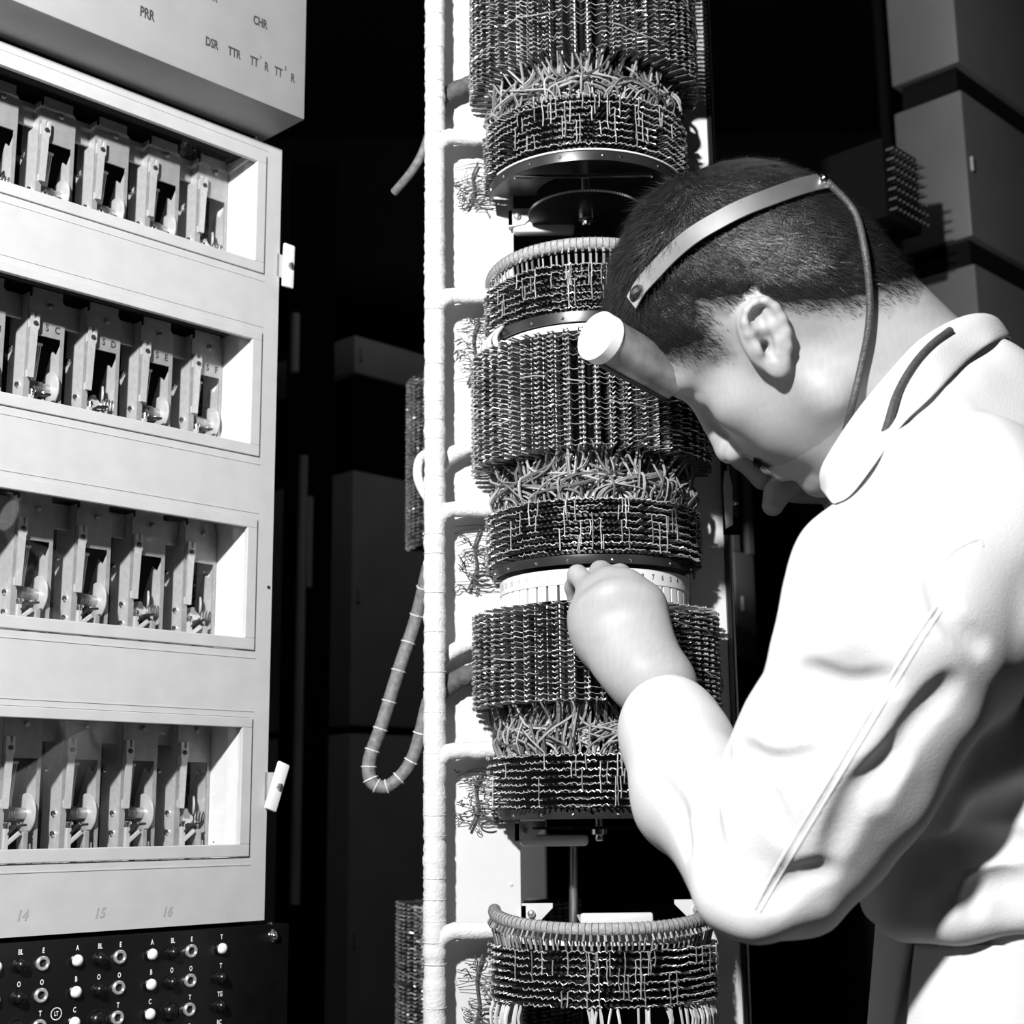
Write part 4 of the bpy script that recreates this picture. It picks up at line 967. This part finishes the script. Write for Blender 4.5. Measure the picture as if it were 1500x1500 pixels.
ridge([(1365, 1258, 1.025), (1440, 1236, 1.01), (1480, 1232, 1.01)], .007, .02, 's')
ridge([(1450, 1200, 1.005), (1520, 1165, 1.0)], .011, .02, 's')
ridge([(1480, 1310, 1.005), (1520, 1285, 1.005)], .009, .02, 's')
# wrinkle grooves round the elbow and cuff
# creases fanning out of the elbow bend and running round the sleeve, cut where the cloth surface lies
def march(px, py):
    d = ray(px, py); d = d/np.linalg.norm(d); t = .75
    for _ in range(60):
        e = coat.ev((CAM+d*t)[None])[0]; t += max(min(e, .05), -.01)*.9
        if abs(e) < 2e-4 or t > 1.6: break
    return CAM+d*t if t < 1.5 else None, d
def crease(P, r, dep, k=.008):
    S = smooth_path(np.array([(x, y, 0) for x, y in P]), 9)[:, :2]; G = []; R_ = []; n = len(S)
    for x, y in S:
        p, d = march(x, y)
        if p is not None: G.append(p-d*(r-dep))
    lows = [(a, b_) for a, b_ in zip(G[:-1], G[1:]) if np.linalg.norm(a-b_) < .05]; hi = [g+cR*.006-cU*.006+np.array(ray(1200, 1100))*.004 for g in G]
    for a, b_ in lows: coat.cap(a, b_, r, r, k, 's')
for P, r, dp in (([(1082, 1098), (1130, 1118), (1195, 1108)], .006, .0035), ([(1080, 1112), (1118, 1160), (1145, 1222)], .006, .003), ([(1058, 1112), (1040, 1185), (1046, 1252)], .005, .003), ([(950, 1130), (985, 1180), (1002, 1240)], .005, .0025),
                 ([(1180, 985), (1240, 1008), (1300, 1000)], .007, .003), ([(1290, 1172), (1330, 1085), (1395, 1010)], .008, .0035), ([(1225, 1250), (1258, 1172), (1312, 1105)], .008, .0035), ([(1370, 830), (1392, 900), (1440, 945)], .006, .003),
                 ([(1225, 800), (1280, 775), (1330, 780)], .008, .003), ([(1130, 1320), (1170, 1290), (1215, 1280)], .006, .003), ([(1350, 1262), (1420, 1240), (1490, 1236)], .007, .004), ([(1330, 1320), (1345, 1290), (1380, 1280)], .006, .003), ([(1430, 1330), (1440, 1300), (1490, 1290)], .006, .003)):
    crease(P, r, dp*.5)
# neck opening
NAX = (hp(-.03, 0, -.02)-NB); NAX /= np.linalg.norm(NAX)
coat.cap(at(1370, 648, 1.065), at(1470, 588, 1.105), .045, .038, .02)
coat.cap(NB+NAX*.072, NB+NAX*.16, .0585, .066, .008, 's')
coat.cap(at(1335, 632, 1.058), at(1438, 552, 1.10), .032, .028, .02).cap(at(1438, 552, 1.10), at(1450, 562, 1.18), .028, .028, .02)
coat.cap(at(972, 1070, 1.198)+(WR_L-at(972, 1070, 1.198))*.5, WR_L+(WR_L-at(972, 1070, 1.198))*.5, .0285, .032, .004, 's')
# cut the sleeve square at the cuff
cuffd = WR_L-at(1015, 1165, 1.12); cuffd /= np.linalg.norm(cuffd); CUFF = at(966, 1052, 1.205); 
def coat_post(X, d):
    q = X-CUFF; near_ = np.linalg.norm(q, axis=1) < .085; pl = q @ cuffd-.012; e = np.where(near_, pl, -1.)
    ax_ = EL_L-SH_L; n1 = vnoise(X*V3(1.2, 1, .7), 28, 21)*.0045+vnoise(X, 70, 22)*.0022
    return np.maximum(d+n1, e)
CV, CF = coat.mesh(V3(WR_L[0]-.07, .82, H-.16), V3(.60, 1.50, HC[2]+.06), .0026, coat_post); CV = laplace(CV, CF, 2, .5)
M['coat'] = mat('white_cotton', .60, .85, noise=.03, nscale=30, bump=.25, bscale=900, spec=.15)
coat_o = np_mesh('coat', CV, CF, M['coat'], man, MB0); coat_o['label'] = 'white cotton work coat'
cb = BVHTree.FromPolygons([tuple(v) for v in CV], [tuple(f) for f in CF]); hb_ = BVHTree.FromPolygons([tuple(v) for v in hairV], [tuple(f) for f in hairF]); bb_ = BVHTree.FromPolygons([tuple(v) for v in BV], [tuple(f) for f in BF])
def onto(bvh, px, py, off=0., dflt=1.1):
    d = Vector(ray(px, py)).normalized(); h_ = bvh.ray_cast(Vector(CAM), d)
    if h_[0] is None: return np.array(at(px, py, dflt)), np.array(-d)
    n = np.array(h_[1]); n = n if n @ np.array(d) < 0 else -n
    return np.array(h_[0])+n*off, n
# coat skirt below the waist, with its overlapped front edge
sk = SDF()
sk.ecap(at(1514, 1352, 1.18), at(1512, 1750, 1.18), .112, .122, TM, (1, .70, 3), .02)
SKV, SKF = sk.mesh(V3(.02, .82, H-.62), V3(.60, 1.48, H-.04), .0035, lambda X, d: np.maximum(d+vnoise(X*V3(1, 1, .25), 40, 31)*.003, V3(0, 0, 0)[0]+(H-.60-X[:, 2])))
skirt = np_mesh('coat_skirt', laplace(SKV, SKF, 2), SKF, M['coat'], man, MB0)
sb = BVHTree.FromPolygons([tuple(v) for v in SKV], [tuple(f) for f in SKF])
def flap(name, mesh_bvh, top, bot, w0, w1, off, mt, parent, n=16):
    """a cloth edge lying just off the skirt between two columns of points"""
    V = []; F = []
    for i in range(n):
        t = i/(n-1)
        for j in range(5):
            s = j/4; x0 = top[0]+(bot[0]-top[0])*t; y = top[1]+(bot[1]-top[1])*t; x = x0+(w0+(w1-w0)*t)*s
            p, nn = onto(mesh_bvh, x, y, off*(.35+.65*t)*(1-.35*s)); V.append(p)
    V = np.array(V); nrm = V3(0, -1, 0); k = len(V); V2 = V-nrm*-.0022*1.0
    for i in range(n-1):
        for j in range(4):
            a = i*5+j; F.append([a, a+1, a+6, a+5]); F.append([k+a, k+a+5, k+a+6, k+a+1])
    for i in range(n-1): a = i*5; F.append([a, a+5, k+a+5, k+a]); a = i*5+4; F.append([a, k+a, k+a+5, a+5])
    F.append([0, k, k+1, 1]); b0 = (n-1)*5; F += [[j, k+j, k+j+1, j+1] for j in range(1, 4)]+[[b0+j, b0+j+1, k+b0+j+1, k+b0+j] for j in range(4)]
    return np_mesh(name, np.vstack([V, V2]), np.array(F), mt, parent, MB0)
flap('front_facing', sb, (1292, 1362), (1296, 1560), 52, 24, .014, M['coat'], skirt)
flap('front_facing', sb, (1345, 1385), (1338, 1560), 250, 250, .010, M['coat'], skirt)
# sleeve seam and yoke seam: raised welts lying on the cloth
def welt(name, P, r, off, parent, mt, n=50, bvh=None, smoothn=True):
    S = np.array([onto(bvh or cb, x, y, off)[0] for x, y in smooth_path(np.array([(p[0], p[1], 0) for p in P]), n)[:, :2]])
    b = MB(); b.tube(S-MB0, r*(1+.05*RNG.normal(size=len(S))) if smoothn else r, 8); return b.build(name, mt, parent, smooth=True)
welt('sleeve_seam', [(1372, 888), (1340, 935), (1300, 1000), (1240, 1100), (1180, 1200), (1130, 1285), (1105, 1332)], .0016, -.0009, coat_o, M['coat'], 90)
welt('sleeve_seam', [(1380, 893), (1349, 941), (1310, 1006), (1250, 1106), (1190, 1206), (1139, 1291), (1113, 1336)], .0013, -.0007, coat_o, M['coat'], 90)
welt('yoke_seam', [(1378, 826), (1400, 805), (1432, 790), (1440, 800)], .0014, -.0008, coat_o, M['coat'], 30)
0 and welt('cuff_hem', [(906, 1046), (912, 1022), (930, 1006), (960, 1000), (992, 1006), (1018, 1022), (1040, 1044)], .0020, -.0004, coat_o, M['coat'], 30)
# collar: a stand and a folded leaf round the neck
def collar():
    e1 = np.cross(NAX, V3(0, 1, 0)); e1 /= np.linalg.norm(e1); 
    inner = pts([(1212, 716, 1.085), (1208, 694, 1.075), (1228, 655, 1.060), (1262, 605, 1.045), (1300, 558, 1.045), (1345, 508, 1.060), (1388, 482, 1.085), (1420, 482, 1.13), (1405, 505, 1.19), (1350, 560, 1.225), (1280, 640, 1.225), (1225, 700, 1.18)])
    outer = pts([(1222, 742, 1.075), (1250, 735, 1.045), (1290, 690, 1.010), (1330, 640, .992), (1372, 590, .990), (1425, 530, 1.005), (1462, 497, 1.045), (1478, 500, 1.12), (1450, 530, 1.22), (1380, 600, 1.27), (1290, 680, 1.27), (1225, 720, 1.20)])
    fold = pts([(1212, 722, 1.080), (1215, 690, 1.066), (1240, 650, 1.045), (1276, 600, 1.028), (1316, 553, 1.026), (1368, 500, 1.040), (1436, 464, 1.080), (1458, 470, 1.125), (1432, 490, 1.20), (1368, 545, 1.245), (1285, 630, 1.245), (1225, 702, 1.19)])
    opx = [(1222, 742), (1250, 728), (1290, 676), (1327, 622), (1368, 582), (1416, 530), (1457, 502)]
    for i_, (x, y) in enumerate(opx):
        d = Vector(ray(x, y)).normalized(); h_ = cb.ray_cast(Vector(CAM), d)
        if h_[0] is not None and h_[3] < 1.3: outer[i_] = np.array(h_[0])-np.array(d)*.004
    A, Bf, O = (smooth_path(q, 60) for q in (inner, fold, outer)); base = A-NAX*.05
    prof = [base, A*.75+base*.25+0*A, A, A*.45+Bf*.55+NAX*.004, Bf, Bf*.55+O*.45, O]
    V = np.array(prof); n = V.shape[1]; k = len(prof); VV = V.reshape(-1, 3); F = [[i*n+j, i*n+j+1, (i+1)*n+j+1, (i+1)*n+j] for i in range(k-1) for j in range(n-1)]
    o = np_mesh('collar', VV, np.array(F), M['coat'], man, MB0)
    s = o.modifiers.new('thick', 'SOLIDIFY'); s.thickness = .0035; s.offset = -1; q = o.modifiers.new('sub', 'SUBSURF'); q.levels = 1; q.render_levels = 2
    return o
col = collar()

# trousers and shoes, outside the frame
tr = SDF(); hx = HIPS+V3(0, 0, -.05)
for s in (-1, 1):
    hipj = hx+TS*s*.085; ank = V3(hipj[0]+.01, hipj[1], .10); tr.ecap(hipj, (hipj+ank)/2, .085, .068, TM, (1, .9, 1), .03).cap((hipj+ank)/2, ank, .066, .055, .03)
TV, TFc = tr.mesh(V3(.0, .75, .02), V3(.70, 1.50, H-.42), .006); np_mesh('trousers', laplace(TV, TFc, 2), TFc, M['bg_dark'], man, MB0)
for s in (-1, 1):
    hipj = hx+TS*s*.085; q = SDF(); a = V3(hipj[0]+.01, hipj[1], .045); q.cap(a-TF*.02, a+TF*.16, .042, .036, .02); q.cap(a, a+V3(0, 0, .06), .042, .045, .02)
    SV, SF = q.mesh(a-.28, a+.28, .006, lambda X, d: np.maximum(d, .002-X[:, 2])); np_mesh('shoe', laplace(SV, SF, 1), SF, M['black'], man, MB0)

# ---- headlamp: sprung band over the hair, lamp tube, cord
hd = thing('headlamp', 'headlamp with a bright metal band, tubular lamp and dark cord worn on the head', 'headlamp', tuple(HC)); hB = np.array(hd.location)
def band(P, w, off, n=60):
    S = smooth_path(np.array([(p[0], p[1], 0) for p in P]), n); C = []; N = []
    for x, y in S[:, :2]:
        p, nn = onto(hb_, x, y, off); C.append(p); N.append(nn)
    return np.array(C), np.array(N)
C, N = band([(934, 442), (950, 415), (975, 386), (1010, 357), (1050, 331), (1095, 307), (1140, 289), (1185, 276), (1226, 270)], .0075, .0)
C = smooth_path(C[::6], 60); N = np.array([hl_(c[None])[0]-V3(-.005, 0, .045) for c in C]) @ HM.T; N /= np.linalg.norm(N, axis=1, keepdims=True)
# keep the strip a clean arc: fit distances from the head centre with a smooth curve
ctr = HC+HM @ V3(-.005, 0, .045); R_ = np.linalg.norm(C-ctr, axis=1); t_ = np.linspace(-1, 1, len(C)); R_ = np.polyval(np.polyfit(t_, R_, 3), t_)+.0042; C = ctr+N*R_[:, None]
ext = pts([(946, 470, 1.158), (962, 500, 1.160), (974, 520, 1.162)])
T_ = np.gradient(C, axis=0); T_ /= np.linalg.norm(T_, axis=1, keepdims=True); Wd = np.cross(T_, N); Wd /= np.linalg.norm(Wd, axis=1, keepdims=True)
b = MB(); hw = .0078; V = []
for i in range(len(C)):
    for s, o_ in ((-1, 0), (1, 0), (1, .0012), (-1, .0012)): V.append(C[i]+Wd[i]*s*hw+N[i]*o_-hB)
F = [[i*4+j, i*4+(j+1) % 4, i*4+4+(j+1) % 4, i*4+4+j] for i in range(len(C)-1) for j in range(4)]+[[0, 1, 2, 3], [len(V)-1, len(V)-2, len(V)-3, len(V)-4]]
b.add(V, F); M['band'] = mat('spring_steel_band', .62, .30, metal=.9, noise=.15, nscale=30); b.build('head_band', M['band'], hd, smooth=True)
c0 = at(872, 491, 1.095); c1 = at(982, 552, 1.150); ax_ = (c1-c0); Lt = np.linalg.norm(ax_); ax_ /= Lt
M['lampcase'] = mat('worn_grey_metal', .30, .42, metal=.5, noise=.45, nscale=45)
b = MB(); b.lathe([(.0190, .010), (.0190, Lt), (.0178, Lt+.001), (.0178, .012)], 40, tuple(c0-hB), ax_); b.build('lamp_tube', M['lampcase'], hd, smooth=True)
b = MB(); b.lathe([(0, 0), (.0195, 0), (.0204, .0010), (.0204, .0110), (.0192, .0114)], 40, tuple(c0-hB), ax_); o = b.build('lamp_cap', M['cap_white'], hd, smooth=True); o['label'] = 'flat pale end cap of the lamp'
up_ = np.cross(ax_, np.cross(cU, ax_)); up_ /= np.linalg.norm(up_)
b = MB(); P0 = c0+ax_*(Lt*.50)+up_*.020-hB; P1 = c0+ax_*(Lt*.78)+up_*.022+V3(.004, .004, 0)-hB; b.tube([P0, P1], [.0062, .0048], 12); b.build('clamp', M['cap_white'], hd, smooth=True)
b = MB(); Q = smooth_path([P1, at(958, 490, 1.150)-hB, C[2]-hB, C[6]-hB], 14); b.tube(Q, .0042, 8); b.build('bracket', M['dark_metal'], hd, smooth=True)
side = np.cross(ax_, up_); low = -up_
b = MB(); b.tube([c0+ax_*.012+low*.0200-hB, c0+ax_*Lt+low*.0198-hB], .0017, 8); b.build('reflector_slide', M['black'], hd, smooth=True)
M['cord'] = mat('dark_braided_cord', .055, .5, noise=.3, nscale=300, bump=.4, bscale=600)
e_ = C[-1]; P = [e_+N[-1]*.003]
for x, y in ((1250, 308), (1266, 362), (1274, 430), (1272, 482), (1262, 535), (1249, 590), (1238, 635), (1231, 662)):
    c = [q.ray_cast(Vector(CAM), Vector(ray(x, y)).normalized()) for q in (hb_, bb_)]; tt = min([q[3] for q in c if q[0] is not None], default=1.1)
    P.append(CAM+ray(x, y)/np.linalg.norm(ray(x, y))*(tt-.006))
b = MB(); b.tube(smooth_path(np.array(P)-hB, 60), .0029, 10); b.build('cord', M['cord'], hd, smooth=True)
P = [(1392, 484), (1362, 508), (1335, 540), (1313, 580), (1300, 622), (1285, 664)]
colb = BVHTree.FromObject(col, bpy.context.evaluated_depsgraph_get())
def onc(x, y):
    d = Vector(ray(x, y)).normalized(); o_ = Vector(CAM)-Vector(MB0); h_ = colb.ray_cast(o_, d); g_ = cb.ray_cast(Vector(CAM), d)
    c = [np.linalg.norm(np.array(h_[0])-np.array(o_))] if h_[0] is not None else []
    if g_[0] is not None: c.append(g_[3])
    t = min(c) if c else 1.1; return CAM+np.array(d)*(t-.0012)
cp = np.array([onc(*p) for p in P]); tt = np.linalg.norm(cp-CAM, axis=1); s_ = np.arange(len(tt)); tt = np.polyval(np.polyfit(s_[:-1], tt[:-1], 2), s_); cp = np.array([CAM+ray(*p)/np.linalg.norm(ray(*p))*t for p, t in zip(P, tt)])
b = MB(); b.tube(smooth_path(cp-hB, 40), .0031, 10); o = b.build('cord', M['cord'], hd, smooth=True); o['label'] = 'dark cord lying on the coat collar'
b = MB(); b.lathe([(0, 0), (.004, .0), (.0045, .003), (.003, .0055), (0, .006)], 14, tuple(e_-hB), tuple(N[-1])); b.build('cord_terminal', M['chrome'], hd, smooth=True)
